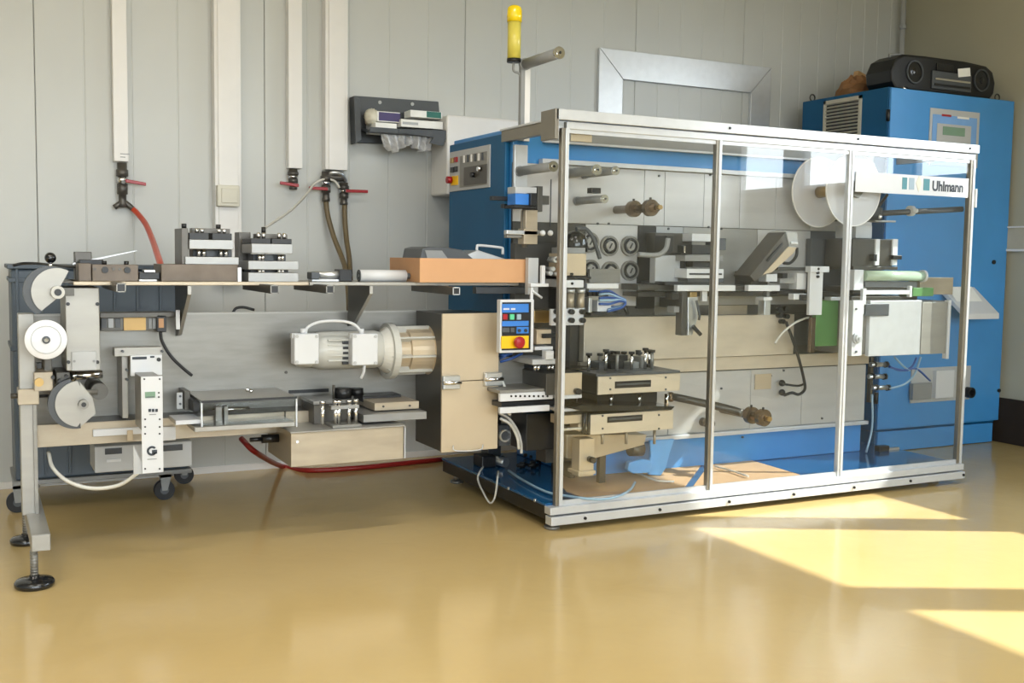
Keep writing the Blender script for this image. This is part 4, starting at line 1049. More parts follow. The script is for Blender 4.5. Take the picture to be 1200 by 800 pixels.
link('plate_body', MB().prism([(lx0, oz1-.01), (lx0, oz1+.006), (lx0+.09, F(562, 293, 4.42).z), (ox1-.02, oz1-.004), (ox1-.02, oz1-.02)], 'y', 4.38, 4.54).bevel(.002), 'aluminium', lid)
link('plate_foot', MB().box(lx0+.04, lx1-.04, 4.41, 4.52, TZb+.009, oz1-.01), 'grey_mid', lid)
link('plate_handle', MB().tube([F(559, 296, 4.40), F(559, 289, 4.40), F(562, 287.5, 4.40), F(586, 290, 4.40), F(589, 292, 4.40), F(589, 298, 4.40)], .0065, sub=4), 'white_plastic', lid)
# ============================================================ grey bin on castors
gb = thing('grey_bin', 'tall slate grey ribbed plastic bin on black castors behind the infeed bench', 'bin', (.55, 5.5, 0))
gx0, gx1, gy0, gy1, gz0, gz1 = .148, .94, 5.27, 5.66, .15, 1.135
B('bin_body', 'slate_plastic', gb, gx0+.012, gx1-.012, gy0+.012, gy1-.012, gz0, gz1-.02, .01)
B('bin_rim', 'slate_plastic', gb, gx0-.004, gx1+.004, gy0-.004, gy1+.004, gz1-.02, gz1, .004)
B('bin_band', 'slate_plastic', gb, gx0+.004, gx1-.004, gy0+.002, gy1-.002, 1.055, 1.075, .003)
B('bin_band', 'slate_plastic', gb, gx0+.004, gx1-.004, gy0+.002, gy1-.002, .745, .765, .003)
for k in range(8):
    x = gx0+.03+k*(gx1-gx0-.07)/7
    B('bin_rib', 'slate_plastic', gb, x, x+.012, gy0, gy0+.012, gz0+.02, gz1-.02, .002)
B('bin_dolly', 'grey_mid', gb, gx0, gx1, gy0, gy1, gz0-.022, gz0-.002, .003)
for (x, y) in ((gx0+.02, gy0+.04), (.815, gy0+.04), (.965, gy1-.02), (gx0+.06, gy1-.05)):
    ca = link('castor', MB().cyl((x, y-.018, .048), (x, y+.018, .048), .048, n=28), 'rubber', gb)
    link('castor_hub', MB().cyl((x, y-.021, .048), (x, y+.021, .048), .020, n=16), 'grey_dark', ca)
    link('castor_fork', MB().prism([(x-.012, .048), (x+.012, .048), (x+.03, .112), (x+.03, .127), (x-.02, .127), (x-.02, .112)], 'y', y-.027, y-.022).prism([(x-.012, .048), (x+.012, .048), (x+.03, .112), (x+.03, .127), (x-.02, .127), (x-.02, .112)], 'y', y+.022, y+.027).box(x-.02, x+.03, y-.027, y+.027, .112, .127), 'grey_mid', ca)
# ============================================================ wall mounted things
def duct(name, label, px0, px1, pyb, lidw=None, depth=.06):
    x0, x1 = F(px0, pyb, YB).x, F(px1, pyb, YB).x; z0 = F((px0+px1)/2, pyb, YB).z
    d_ = thing(name, label, 'cable duct', ((x0+x1)/2, YB, z0), 'white wall ducts')
    link('duct_body', MB().box(x0, x1, YB-depth, YB-.001, z0, H-.002).bevel(.003), 'duct_white', d_)
    if lidw:
        link('duct_lid', MB().box(x0+.018, x1-.018, YB-depth-.008, YB-depth, z0, H-.004).bevel(.002), 'duct_white', d_)
    return d_, x0, x1, z0
d1, a, b, z = duct('wall_duct', 'slim white wall duct ending above the tap with the orange hose', 132, 149, 190)
for k in range(2): link('duct_mark', MB().box(a+.03+.0*k, a+.055+.02*k, YB-.0615, YB-.060, z+.02+.016*k, z+.024+.016*k), 'grey_mid', d1)
d2, a, b, z = duct('wall_duct', 'widest white wall duct, reaching down behind the forming tools and carrying a socket box', 249.5, 280, 330, True, .075)
sb_ = thing('socket_box', 'cream socket box fixed on the widest white wall duct', 'socket', (F(265, 230, YB-.08).x, YB-.1, F(265, 243, YB-.08).z))
q0, q1 = F(253, 229, YB-.084), F(279, 229, YB-.084)
link('box_case', MB().box(q0.x, q1.x, YB-.125, YB-.0835, F(266, 242, YB-.1).z, F(266, 217, YB-.1).z).bevel(.006), 'cream_plastic', sb_)
link('box_flap', MB().box(q0.x+.02, q1.x-.012, YB-.132, YB-.125, F(266, 238, YB-.1).z, F(266, 221, YB-.1).z).bevel(.003), 'cream_plastic', sb_)
d3, a, b, z = duct('wall_duct', 'slim white wall duct with a single red tap lever beneath it', 335, 351, 198)
d4, a, b, z = duct('wall_duct', 'broad white wall duct above the pair of brown hoses', 377, 403, 200, True, .07)
# taps
def tap(name, label, px, py0, py1, lever, Yp=YB-.04, extra=None):
    # px: pipe column; py0 top, py1 bottom; lever: (x0,y0,x1,y1)
    x = F(px, py0, Yp).x; z0 = F(px, py0, Yp).z; z1 = F(px, py1, Yp).z
    t = thing(name, label, 'tap', (x, Yp, z1), 'red lever taps on the back wall')
    L = z0-z1
    link('valve_body', MB().lathe([(0, .024), (L*.14, .024), (L*.15, .030), (L*.30, .030), (L*.31, .020), (L*.45, .018), (L*.46, .026), (L*.70, .026), (L*.71, .019), (L*.85, .019), (L*.9, .022), (L, .022)], (x, Yp, z0), (0, 0, -1), 18), 'tool_grey', t)
    link('valve_nut', MB().cyl((x, Yp, z0-L*.32), (x, Yp, z0-L*.44), .027, n=6), 'chrome', t)
    lv0 = F(lever[0], lever[1], Yp-.045); lv1 = F(lever[2], lever[3], Yp-.045)
    link('lever', MB().prism([(lv0.x, lv0.z-.009), (lv0.x, lv0.z+.008), (lv1.x, lv1.z+.009), (lv1.x, lv1.z-.008)], 'y', Yp-.052, Yp-.04).bevel(.003), 'red_plastic', t)
    zl_ = (lv0.z+lv1.z)/2
    link('valve_stem', MB().cyl((x, Yp-.045, zl_), (x, Yp, zl_), .010), 'steel_dark', t)
    return t, x, z1
t1_, x, zb = tap('wall_tap', 'dark tap with a red lever and a forked outlet feeding the orange hose', 143, 191, 243, (147, 211.5, 171, 216))
Yp = YB-.04
link('outlet_fork', MB().tube([F(144, 236, Yp), F(141, 238, Yp), F(134, 243, Yp)], .014, sub=3), 'tool_grey', t1_)
link('outlet_fork', MB().tube([F(144, 236, Yp), F(149, 239, Yp), F(156, 245, Yp)], .014, sub=3), 'tool_grey', t1_)
tag(link('orange_hose', MB().tube([F(156, 245, Yp), F(162, 251, Yp-.05), F(171, 263, Yp-.2), F(179, 282, Yp-.5), F(184, 297, 5.0), F(188, 309.5, 4.75), F(190, 322, 4.68)], .014, n=12), 'orange_hose'), 'orange rubber hose curving down from the forked tap behind the bench', 'hose')
t2_, x, zb = tap('wall_tap', 'short tap with one red lever under the slim duct, no hose attached', 343.5, 198, 222, (328, 214, 350, 217.5))
t3_, x, zb = tap('wall_tap', 'tap with a red lever on the first brown hose, nearer the socket box', 382, 201, 236, (362, 220, 384, 221.5))
t4_, x, zb = tap('wall_tap', 'tap with a red lever on the second brown hose, nearer the dispenser', 403, 214, 240, (405, 223.5, 431, 224.5))
link('tap_branch', MB().tube([F(384, 205, Yp), F(390, 202, Yp-.02), F(400, 204, Yp-.02), F(405, 212, Yp)], .013, sub=4), 'aluminium', t4_)
link('tap_branch', MB().tube([F(381, 205, Yp), F(391, 208, Yp), F(402, 208, Yp)], .022, sub=3), 'tool_grey', t4_)
for nm, pts in (('brown corrugated hose hanging nearest the socket box, down to the bench', [(382, 235), (384, 252), (391, 277), (400, 300), (405, 316), (408, 340), (409, 364)]), ('brown corrugated hose hanging nearest the dispenser, down to the bench', [(404, 238), (404, 256), (406, 280), (409, 300), (410, 316), (411, 340), (411, 364)])):
    Ys = [5.82, 5.80, 5.76, 5.7, 5.6, 5.5, 5.45]
    tag(link('brown_hose', MB().tube([F(x, y, Y) for (x, y), Y in zip(pts, Ys)], .0145, n=12), 'brown_hose'), nm, 'hose', 'brown hoses on the back wall')
tag(link('cream_cord', MB().tube([F(309, 268, 4.9), F(315, 264, 5.0), F(340, 247, 5.35), F(358, 229, 5.65), F(368, 216, 5.78), F(380, 210, 5.80), F(392, 212, 5.8), F(398, 220, 5.8)], .0065, n=8), 'cable_white'), 'cream cord slung between the taps and the taller forming tool', 'cord')
# ------------------------------------------------------------ glove dispenser
gd = thing('glove_dispenser', 'dark grey angled wall holder with glove boxes above the machine control side', 'dispenser', (2.25, YB-.1, 1.85))
Yg = YB-.002
def wallpoly(name, m, pts, Y0, Y1, par, bev=.003):
    return link(name, MB().prism([(F(x, y, Y0).x, F(x, y, Y0).z) for x, y in pts], 'y', Y0, Y1).bevel(bev), m, par)
wallpoly('holder_back', 'grey_dark', [(415, 112), (514, 119), (517, 152), (470, 169), (417, 167)], YB-.03, YB-.003, gd)
wallpoly('holder_end', 'grey_dark', [(415, 112), (422, 116), (424, 164), (417, 168)], YB-.12, YB-.03, gd)
# sloping shelf front
zf0 = F(500, 152, YB-.2).z
shx0, shx1 = F(432, 155, YB-.2).x, F(526, 155, YB-.2).x
link('holder_shelf', MB().prism([(YB-.22, F(480, 156, YB-.22).z+.02), (YB-.22, F(480, 156, YB-.22).z-.005), (YB-.20, F(480, 156, YB-.22).z-.012), (YB-.03, F(480, 150, YB-.03).z-.03), (YB-.03, F(480, 150, YB-.03).z-.02), (YB-.20, F(480, 156, YB-.22).z-.002)], 'x', shx0, shx1), 'grey_dark', gd)
link('holder_lip', MB().prism([(F(467, 151, YB-.22).x, F(467, 151, YB-.22).z), (F(526, 153, YB-.22).x, F(526, 153, YB-.22).z), (F(519, 171, YB-.22).x, F(519, 171, YB-.22).z), (F(503, 172, YB-.22).x, F(510, 168, YB-.22).z), (F(508, 160, YB-.22).x, F(508, 161, YB-.22).z), (F(467, 155, YB-.22).x, F(467, 155, YB-.22).z)], 'y', YB-.225, YB-.215), 'grey_dark', gd)
for (x, y) in ((445, 120), (483, 122)):
    p = F(x, y, YB-.03); link('holder_screw', MB().cyl((p.x, YB-.036, p.z), (p.x, YB-.03, p.z), .010, n=12), 'grey_light', gd)
zsh = F(480, 152, YB-.22).z
def carton(label, rect, Y, d, m, strips=()):
    c_ = thing('glove_carton', label, 'carton', (F(rect[0], rect[3], Y).x, Y, F(rect[0], rect[3], Y).z), 'cartons in the wall holder')
    P('carton_body', m, c_, rect, Y, d, .002)
    for r, mm in strips: P('carton_print', mm, c_, r, Y-.0015, .0015, 0)
    return c_
carton('white carton with a dark violet upper half in the wall holder', (442, 131, 469, 143), YB-.17, .13, 'paper_white', [((444, 132, 469, 142), 'violet_print')])
carton('small white carton hanging lowest over the holder edge', (440, 144, 465, 155), YB-.205, .16, 'paper_white', [((442, 151, 460, 153), 'grey_square')])
carton('long white carton lying at the wide end of the wall holder', (470, 141, 519, 150), YB-.20, .15, 'paper_white', [((472, 143, 490, 146), 'grey_light')])
carton('flat carton with green print lying on the long white one', (481, 130, 518, 138), YB-.16, .10, 'paper_white', [((500, 131, 517, 138), 'teal_print')])
# loose film bags
def crumple(name, label, cat, c, rx, ry, rz, m, seed, down=False):
    r = random.Random(seed); nu, nv = 16, 8; vs = []; fs = []
    for j in range(nv+1):
        ph = -math.pi/2+math.pi*j/nv
        for i in range(nu):
            th = 2*math.pi*i/nu; k = 1+.35*(r.random()-.5)
            vs.append((c.x+rx*math.cos(ph)*math.cos(th)*k, c.y+ry*math.cos(ph)*math.sin(th)*k, c.z+rz*math.sin(ph)*k))
    for j in range(nv):
        for i in range(nu): fs.append((j*nu+i, j*nu+(i+1) % nu, (j+1)*nu+(i+1) % nu, (j+1)*nu+i))
    return tag(link(name, MB()._add(vs, fs, True), m), label, cat)
rb_ = random.Random(5); nx_, nz_ = 34, 7; vs_ = []; fs_ = []
for j in range(nz_):
    for i in range(nx_):
        u_ = i/(nx_-1); v_ = j/(nz_-1)
        q_ = F(446+u_*63+(u_-.5)*-14*v_, 157+v_*(18+4*math.sin(u_*9)), YB-.18)
        vs_.append((q_.x, q_.y+.028*math.sin(i*1.25+rb_.random()*1.2)*(.3+v_), q_.z+.006*rb_.random()))
for j in range(nz_-1):
    for i in range(nx_-1): fs_.append((j*nx_+i, j*nx_+i+1, (j+1)*nx_+i+1, (j+1)*nx_+i))
fb = link('film_bag', MB()._add(vs_, fs_, False), 'bag_film')
tag(fb, 'crumpled see-through plastic bags hanging out under the wall holder', 'plastic bag')
so_ = fb.modifiers.new('thickness', 'SOLIDIFY'); so_.thickness = .003
crumple('glove_bundle', 'small crumpled pale gloves at the closed end of the wall holder', 'gloves', F(435, 137, YB-.13), .04, .05, .045, 'cream_plastic', 8)
# white box on the wall above the machine
wbx = thing('wall_unit', 'plain white box unit on the wall half hidden behind the blue machine side', 'wall box', (2.7, 5.6, 1.6))
x0, x1 = F(524, 150, 5.62).x, F(593, 150, 5.62).x; z1_ = F(560, 137, 5.62).z
link('unit_case', MB().box(x0, x1+.2, 5.62, YB-.002, 1.55, z1_).bevel(.012), 'duct_white', wbx)
link('unit_grille', MB().box(x0+.03, x1+.15, 5.615, 5.62, 1.6, 1.62).box(x0+.03, x1+.15, 5.615, 5.62, 1.65, 1.67), 'grey_light', wbx)
# ------------------------------------------------------------ red hose on the floor
tag(link('red_hose', MB().tube([F(283, 514, 5.2), G(300, 530, .06)*.0+F(300, 530, 5.1), G(330, 546, .014), G(362, 551, .014), G(420, 548, .014), G(470, 543, .014), G(518, 538, .014)], .014, n=12), 'red_hose'), 'dark red hose lying across the floor from bench to machine', 'hose')
# ============================================================ machine stations (through the doors)
def M(name, m, rect, Y, d, par=None, bev=.002): return P(name, m, par or ma, rect, Y, d, bev)
# operator panel
opn = thing('operator_panel', 'white framed operator panel with blue keys and a red knob on yellow', 'control panel', (F(605, 412, 4.1).x, 4.13, .79))
OY = 4.12
of = M('panel_frame', 'white_plastic', (586, 351, 625.5, 413), OY, .035, opn, .003)
pf = M('panel_face', 'black_plastic', (588.5, 354, 622, 410), OY-.003, .003, opn, 0)
M('blue_field', 'blue_bright', (588.5, 356, 619.5, 366), OY-.006, .003, pf, 0)
M('blue_field', 'blue_bright', (588.5, 376, 619.5, 382), OY-.006, .003, pf, 0)
M('blue_field', 'blue_bright', (605.5, 383, 619.5, 390.5), OY-.006, .003, pf, 0)
for k, mm in enumerate(('red_plastic', 'green_button', 'grey_square')):
    M('panel_button', mm, (590+k*8, 368, 595+k*8, 374.5), OY-.012, .009, pf, .002)
M('panel_switch', 'grey_dark', (589, 384, 597.5, 389.5), OY-.012, .009, pf, .002)
M('panel_switch', 'grey_dark', (598.5, 384, 603, 389.5), OY-.010, .007, pf, .002)
for x in (607.5, 615):
    p = F(x, 387, OY); link('panel_lamp', MB().cyl((p.x, OY-.012, p.z), (p.x, OY-.006, p.z), .007), 'ink', pf)
for (a, b) in ((590, 597), (599, 604)): M('panel_print', 'white_plastic', (a, 361, b, 363), OY-.007, .001, pf, 0)
M('stop_field', 'yellow', (587.5, 393.5, 619.5, 408), OY-.007, .004, pf, 0)
p = F(605, 400.5, OY)
link('stop_knob', MB().lathe([(0, .012), (.012, .012), (.013, .024), (.028, .026), (.034, .02), (.036, .004)], (p.x, OY-.007, p.z), (0, -1, 0), 20), 'red_plastic', pf)
link('panel_arm', MB().box(F(606, 400, 4.2).x, F(612, 400, 4.2).x, OY+.035, 4.5, .90, .92), 'steel_dark', opn)
# open infeed end between table and first post
dk = 'steel_dark'
M('infeed_wall', dk, (603, 285, 662, 410), 4.40, .05)
M('infeed_block', 'grey_light', (619, 302, 631, 345), 4.20, .03)
M('infeed_bar', 'white_plastic', (635, 311, 639, 336), 4.16, .02)
M('infeed_bar', 'white_plastic', (622, 332, 643, 336), 4.15, .03)
M('infeed_arm', 'grey_dark', (558, 336, 628, 344), 4.35, .04)
link('infeed_pin', MB().tube(A_([(624, 341), (628, 344), (635, 349)], 4.14), .006, sub=2), 'aluminium_white', ma)
M('infeed_post', 'white_plastic', (622, 337, 625, 352), 4.14, .01)
for (x, y) in ((648, 305), (645, 315), (650, 321), (642, 320), (649, 303)):
    p = F(x, y, 4.2); link('infeed_nut', MB().cyl((p.x, 4.17, p.z), (p.x, 4.24, p.z), .010, n=8), 'aluminium', ma)
# blue sensor head with rods
se = thing('sensor_head', 'bright blue sensor head on a rod at the open end of the machine', 'sensor', (F(615, 230, 4.25).x, 4.3, 1.3))
M('sensor_body', 'blue_bright', (604, 227, 624, 240), 4.22, .08, se)
M('sensor_face', 'black_plastic', (622, 226, 629, 241), 4.20, .05, se)
M('sensor_cap', 'grey_light', (604, 219, 629, 227), 4.24, .08, se)
M('sensor_plate', dk, (630, 218, 636, 248), 4.26, .12, se)
M('sensor_base', 'black_plastic', (603, 240, 628, 244), 4.22, .10, se)
M('sensor_arm', 'black_plastic', (577, 230, 604, 235), 4.30, .03, se)
M('sensor_arm', 'black_plastic', (590, 239, 605, 244), 4.32, .03, se)
p0, p1 = F(615, 244, 4.27), F(615, 290, 4.27)
link('sensor_rod', MB().cyl((p0.x, 4.27, p1.z), (p0.x, 4.27, p0.z), .012), 'steel', se)
M('rod_clamp', 'steel_warm', (616, 246, 630, 270), 4.24, .05, se)
M('rod_clamp', 'steel_warm', (614, 268, 630, 286), 4.22, .06, se)
M('cross_bar', 'aluminium', (594, 270, 634, 275), 4.22, .03, se)
M('cross_bar', 'steel', (594, 275, 630, 279), 4.24, .03, se)
for x in (636, 645):
    p = F(x, 273, 4.2); link('bar_knob', MB().sphere((p.x, 4.2, p.z), .013), 'white_plastic', se)
link('sensor_mount', MB().box(F(633, 240, 4.35).x-.02, F(633, 240, 4.35).x+.02, 4.3, PY, F(633, 240, 4.35).z, F(633, 240, 4.35).z+.04), dk, se)
link('wall_line', MB().box(F(645, 220, PY).x, F(645, 220, PY).x+.004, PY-.004, PY, F(645, 265, PY).z, F(645, 210, PY).z), 'grey_dark', ma)
# filling head: dark dome over beige box
fh = thing('dosing_unit', 'beige box unit with a dark glossy dome just inside the first door', 'dosing unit', (F(675, 330, 4.2).x, 4.25, 1.0))
M('unit_case', 'beige_metal', (663, 297, 687, 323), 4.16, .16, fh)
M('unit_collar', 'grey_mid', (664, 290, 686, 297), 4.17, .14, fh)
M('unit_base', 'black_plastic', (662, 324, 693, 327), 4.15, .18, fh)
M('unit_foot', 'white_plastic', (662, 328, 684, 337), 4.15, .18, fh)
cdm = F(674, 290, 4.24)
link('dome', MB().lathe([(0, .058), (.03, .058), (.06, .055), (.08, .045), (.092, .028), (.096, .012), (.0962, .003)], (cdm.x, 4.24, cdm.z-.02), (0, 0, 1), 28), 'black_gloss', fh)
link('unit_cable', MB().tube(A_([(675, 268), (686, 268), (694, 277), (699, 290), (703, 303)], 4.26), .010), 'grey_dark', fh)
M('unit_bracket', dk, (664, 330, 684, 334), 4.33, .12, fh)
for (x, y) in ((669, 321), (669, 332)):
    p = F(x, y, 4.16); link('screw', MB().cyl((p.x, 4.145, p.z), (p.x, 4.16, p.z), .006, n=8), 'black_plastic', fh)
# three pneumatic cylinders and clamp plate
vc = thing('valve_bank', 'row of beige pneumatic cylinders over a holed white clamp plate', 'valve bank', (F(680, 375, 4.2).x, 4.2, .9))
M('clamp_plate', 'white_plastic', (646, 362, 684, 381), 4.15, .02, vc)
for x in (651, 668, 681):
    for y in (365, 375):
        p = F(x, y, 4.15); link('plate_knob', MB().cyl((p.x, 4.125, p.z), (p.x, 4.15, p.z), .012, n=12), 'black_plastic', vc)
for x in (668, 680):
    a, b = F(x, 362, 4.2), F(x, 343, 4.2)
    link('air_cylinder', MB().cyl((a.x, 4.2, a.z), (a.x, 4.2, b.z), .018), 'steel_warm', vc)
    link('cylinder_cap', MB().cyl((a.x, 4.2, b.z), (a.x, 4.2, b.z+.02), .022).cyl((a.x, 4.2, a.z-.004), (a.x, 4.2, a.z+.006), .022), 'aluminium', vc)
M('valve_back', dk, (655, 338, 690, 362), 4.30, .15, vc)
M('air_block', 'white_plastic', (700, 352, 716, 365), 4.24, .08, vc)
M('air_block', 'aluminium', (690, 349, 694, 366), 4.22, .06, vc)
M('scale_bar', 'white_plastic', (688, 332, 725, 338), 4.20, .02, vc)
M('nozzle_row', 'black_plastic', (692, 366, 728, 369), 4.22, .05, vc)
M('back_band', 'blue_bright', (690, 341, 712, 347), 4.3, .1, vc)
for k in range(5):
    M('nozzle', 'black_plastic', (690+k*5, 342, 693+k*5, 347), 4.27, .02, vc, .001)
for k, (yy, mm) in enumerate(((342, 'cable_blue'), (345, 'cable_clear'), (349, 'cable_blue'), (352, 'cable_clear'), (356, 'cable_blue'))):
    link('air_line', MB().tube(A_([(702, yy), (714, yy-1+k*.3), (726, 348+k*1.2), (733, 352+k*.7), (728, 358+k*.6), (712, 361+k)], 4.25-.006*k), .006), mm, vc)
for (x) in (718, 732):
    link('air_leg', MB().tube(A_([(x, 360), (x+4, 368)], 4.25), .009, sub=1), 'black_plastic', vc)
M('grey_tray', 'steel', (691, 315, 727, 331), 4.36, .02)
# printed white hood with black handle
hd = thing('tool_hood', 'smooth pale square plate with a curved black hose against a dark slot', 'cover', (F(785, 340, 4.3).x, 4.35, 1.0))
M('hood_plate', 'grey_light', (768, 299, 797, 332), 4.28, .05, hd, .004)
M('hood_top', dk, (768, 273, 811, 298), 4.36, .08, hd)
link('hood_hose', MB().tube(A_([(748, 298), (768, 299), (776, 296), (781, 290), (783, 279)], 4.22), .012), 'grey_mid', hd)
M('hose_socket', 'black_plastic', (781, 276, 789, 295), 4.22, .1, hd)
M('hood_side', 'black_plastic', (797, 296, 803, 331), 4.28, .1, hd)
M('hood_shelf', 'black_plastic', (779, 330, 843, 334), 4.20, .2, hd)
M('shelf_bar', dk, (748, 333, 795, 340), 4.26, .15, hd)
# forming press in the middle (stacked plates)
fp_ = thing('forming_press', 'stack of white and black press plates straddled by the second door post', 'press', (F(825, 330, 4.2).x, 4.3, 1.0))
M('press_top', 'white_plastic', (811, 274, 842, 283), 4.28, .12, fp_)
M('press_motor', 'black_plastic', (811, 287, 838, 298), 4.24, .14, fp_)
M('press_plate', 'tool_light', (803, 299, 847, 306), 4.20, .18, fp_)
M('press_core', 'black_plastic', (812, 306, 836, 313), 4.24, .12, fp_)
M('press_plate', 'white_plastic', (805, 315, 848, 326), 4.18, .20, fp_)
M('plate_slot', 'black_plastic', (808, 320, 846, 322), 4.177, .004, fp_, 0)
M('press_base', 'grey_dark', (806, 326, 848, 331), 4.20, .18, fp_)
M('press_terminal', 'grey_dark', (841, 279, 851, 293), 4.26, .10, fp_)
for a, b in ((803, 288), (838, 288)):
    p = F(a, b, 4.3); q_ = F(a, 315, 4.3); link('press_column', MB().cyl((p.x, 4.3, q_.z), (p.x, 4.3, p.z), .008), 'chrome', fp_)
rl_ = thing('guide_rail', 'long white guide rail running across behind the first two doors', 'rail', (F(830, 340, 4.2).x, 4.2, .95))
M('rail_bar', 'white_plastic', (794, 334, 862, 341), 4.17, .03, rl_)
M('rail_bar', 'white_plastic', (877, 334, 914, 341), 4.17, .03, rl_)
M('rail_back', dk, (748, 342, 1000, 347), 4.30, .14, rl_)
M('rail_tab', 'white_plastic', (823, 341, 829, 353), 4.19, .02, rl_)
M('rail_tab', 'white_plastic', (835, 341, 839, 353), 4.19, .02, rl_)
M('rail_support', dk, (806, 335, 900, 340), 4.21, .2, rl_)
pm = thing('press_cylinder', 'downward pointing steel cylinder bracket with a short black lever', 'bracket', (F(808, 390, 4.2).x, 4.3, .75))
M('bracket_plate', dk, (799, 341, 805, 393), 4.18, .05, pm)
wp = [(806, 348), (818, 348), (818, 372), (811, 393), (806, 393)]
link('bracket_body', MB().prism([(F(x, y, 4.19).x, F(x, y, 4.19).z) for x, y in wp], 'y', 4.19, 4.22).bevel(.003), 'aluminium', pm)
M('bracket_neck', 'brass', (809, 342, 817, 352), 4.20, .08, pm)
link('bracket_lever', MB().tube(A_([(812, 382), (821, 392)], 4.17), .010, sub=1), 'black_plastic', pm)
link('bracket_lever', MB().tube(A_([(816, 352), (820, 370), (819, 375)], 4.17), .006, sub=1), 'grey_dark', pm)
M('bracket_knob', 'black_plastic', (788, 343, 796, 351), 4.17, .06, pm)
M('bracket_arm', 'grey_mid', (790, 359, 799, 366), 4.20, .06, pm)
M('bracket_root', dk, (800, 350, 814, 362), 4.24, .2, pm)
# slanted printer head
ph_ = thing('print_head', 'long dark print head tilted upward behind the middle door', 'print head', (F(905, 310, 4.2).x, 4.25, 1.0))
def qd(name, m, pts, Y0, Y1, par, bev=.003):
    return link(name, MB().prism([(F(x, y, Y0).x, F(x, y, Y0).z) for x, y in pts], 'y', Y0, Y1).bevel(bev), m, par)
qd('head_body', 'tool_grey', [(879, 323), (920, 272), (925, 288), (896, 322), (884, 330)], 4.17, 4.30, ph_)
qd('head_end', 'grey_light', [(921, 271), (934, 272), (936, 287), (925, 288)], 4.17, 4.30, ph_)
qd('head_rail', 'black_plastic', [(898, 305), (917, 284), (918, 286), (900, 307)], 4.165, 4.17, ph_, 0)
qd('head_cover', 'beige_metal', [(894, 322), (924, 289), (934, 290), (930, 297), (905, 319)], 4.165, 4.26, ph_)
link('head_hose', MB().tube(A_([(934, 290), (933, 300), (926, 308), (918, 308)], 4.18), .008), 'black_plastic', ph_)
M('head_support', dk, (880, 318, 900, 334), 4.32, .13, ph_)
M('head_latch', 'white_plastic', (927, 283, 935, 286), 4.16, .01, ph_)
# cluster right of it
cr = thing('gripper_block', 'small white and dark gripper block below the tilted print head', 'gripper', (F(930, 330, 4.2).x, 4.25, 1.0))
M('gripper_beam', dk, (912, 313, 950, 317), 4.24, .2, cr)
M('gripper_jaw', 'white_plastic', (934, 320, 945, 339), 4.20, .06, cr)
M('gripper_jaw', 'white_plastic', (898, 321, 911, 330), 4.20, .06, cr)
M('gripper_body', 'grey_mid', (914, 325, 931, 332), 4.22, .08, cr)
M('gripper_knob', 'black_plastic', (917, 320, 923, 326), 4.19, .04, cr)
M('gripper_bar', 'black_plastic', (913, 340, 950, 344), 4.22, .06, cr)
M('gripper_plate', 'white_plastic', (930, 344, 945, 351), 4.18, .04, cr)
M('gripper_core', 'black_plastic', (938, 345, 950, 352), 4.17, .04, cr)
tb = thing('tall_bracket', 'tall white T shaped bracket hanging behind the third door post', 'bracket', (F(960, 370, 4.15).x, 4.15, .85))
M('bracket_stem', 'white_plastic', (949, 313, 964, 369), 4.15, .02, tb)
M('bracket_head', 'white_plastic', (950, 312, 972, 319), 4.14, .04, tb)
for y in (315, 319.5, 324): 
    p = F(957.5, y, 4.15); link('bracket_hole', MB().cyl((p.x, 4.138, p.z), (p.x, 4.15, p.z), .007), 'black_plastic', tb)
M('bracket_arm', dk, (950, 340, 962, 344), 4.17, .28, tb)
cv_ = thing('hanging_valve', 'small silver valve hanging from the guide rail in the middle bay', 'valve', (F(899, 360, 4.2).x, 4.2, .85))
M('valve_body', 'aluminium', (896, 349, 903, 369), 4.20, .05, cv_)
M('valve_cap', 'white_plastic', (895, 348, 905, 352), 4.19, .06, cv_)
M('valve_neck', 'steel', (899, 341, 902, 348), 4.21, .03, cv_)
ck = thing('cable_plug', 'black plugs with a dark cable looping down to the grey panel sockets', 'plug', (F(922, 370, 4.3).x, 4.35, .85))
for (x, y) in ((918, 363), (925, 362), (918, 370), (926, 371), (921, 377)):
    p = F(x, y, 4.35); link('plug_body', MB().cyl((p.x, 4.365, p.z), (p.x, 4.395, p.z), .013, n=12), 'black_plastic', ck)
link('plug_cable', MB().tube(A_([(921, 377), (928, 395), (936, 420), (942, 444), (943, 456), (936, 462), (928, 460), (919, 463)], 4.33), .008), 'black_plastic', ck)
link('plug_cable', MB().tube(A_([(942, 450), (934, 452), (919, 450)], 4.35), .006), 'black_plastic', ck)
for y in (449, 460):
    p = F(918, y, 4.4); link('plug_end', MB().sphere((p.x, 4.41, p.z), .018), 'black_plastic', ck)
link('white_line', MB().tube(A_([(908, 402), (916, 391), (930, 379), (943, 373), (948, 372)], 4.3), .006), 'cable_white', ck)
M('grey_note', 'beige_metal', (885, 438, 904, 456), PY-.008, .006)
M('open_slot', 'grey_dark', (930, 378, 952, 404), PY-.014, .012)
# green panel
M('green_guard', 'green_panel', (956, 352, 1001, 405), 4.24, .03)
M('green_mount', 'grey_dark', (985, 360, 998, 400), 4.275, .16)
M('green_frame', 'bronze', (950, 372, 955.5, 413), 4.24, .02)
M('green_lip', 'aluminium_white', (974, 348, 992, 352), 4.2, .05)
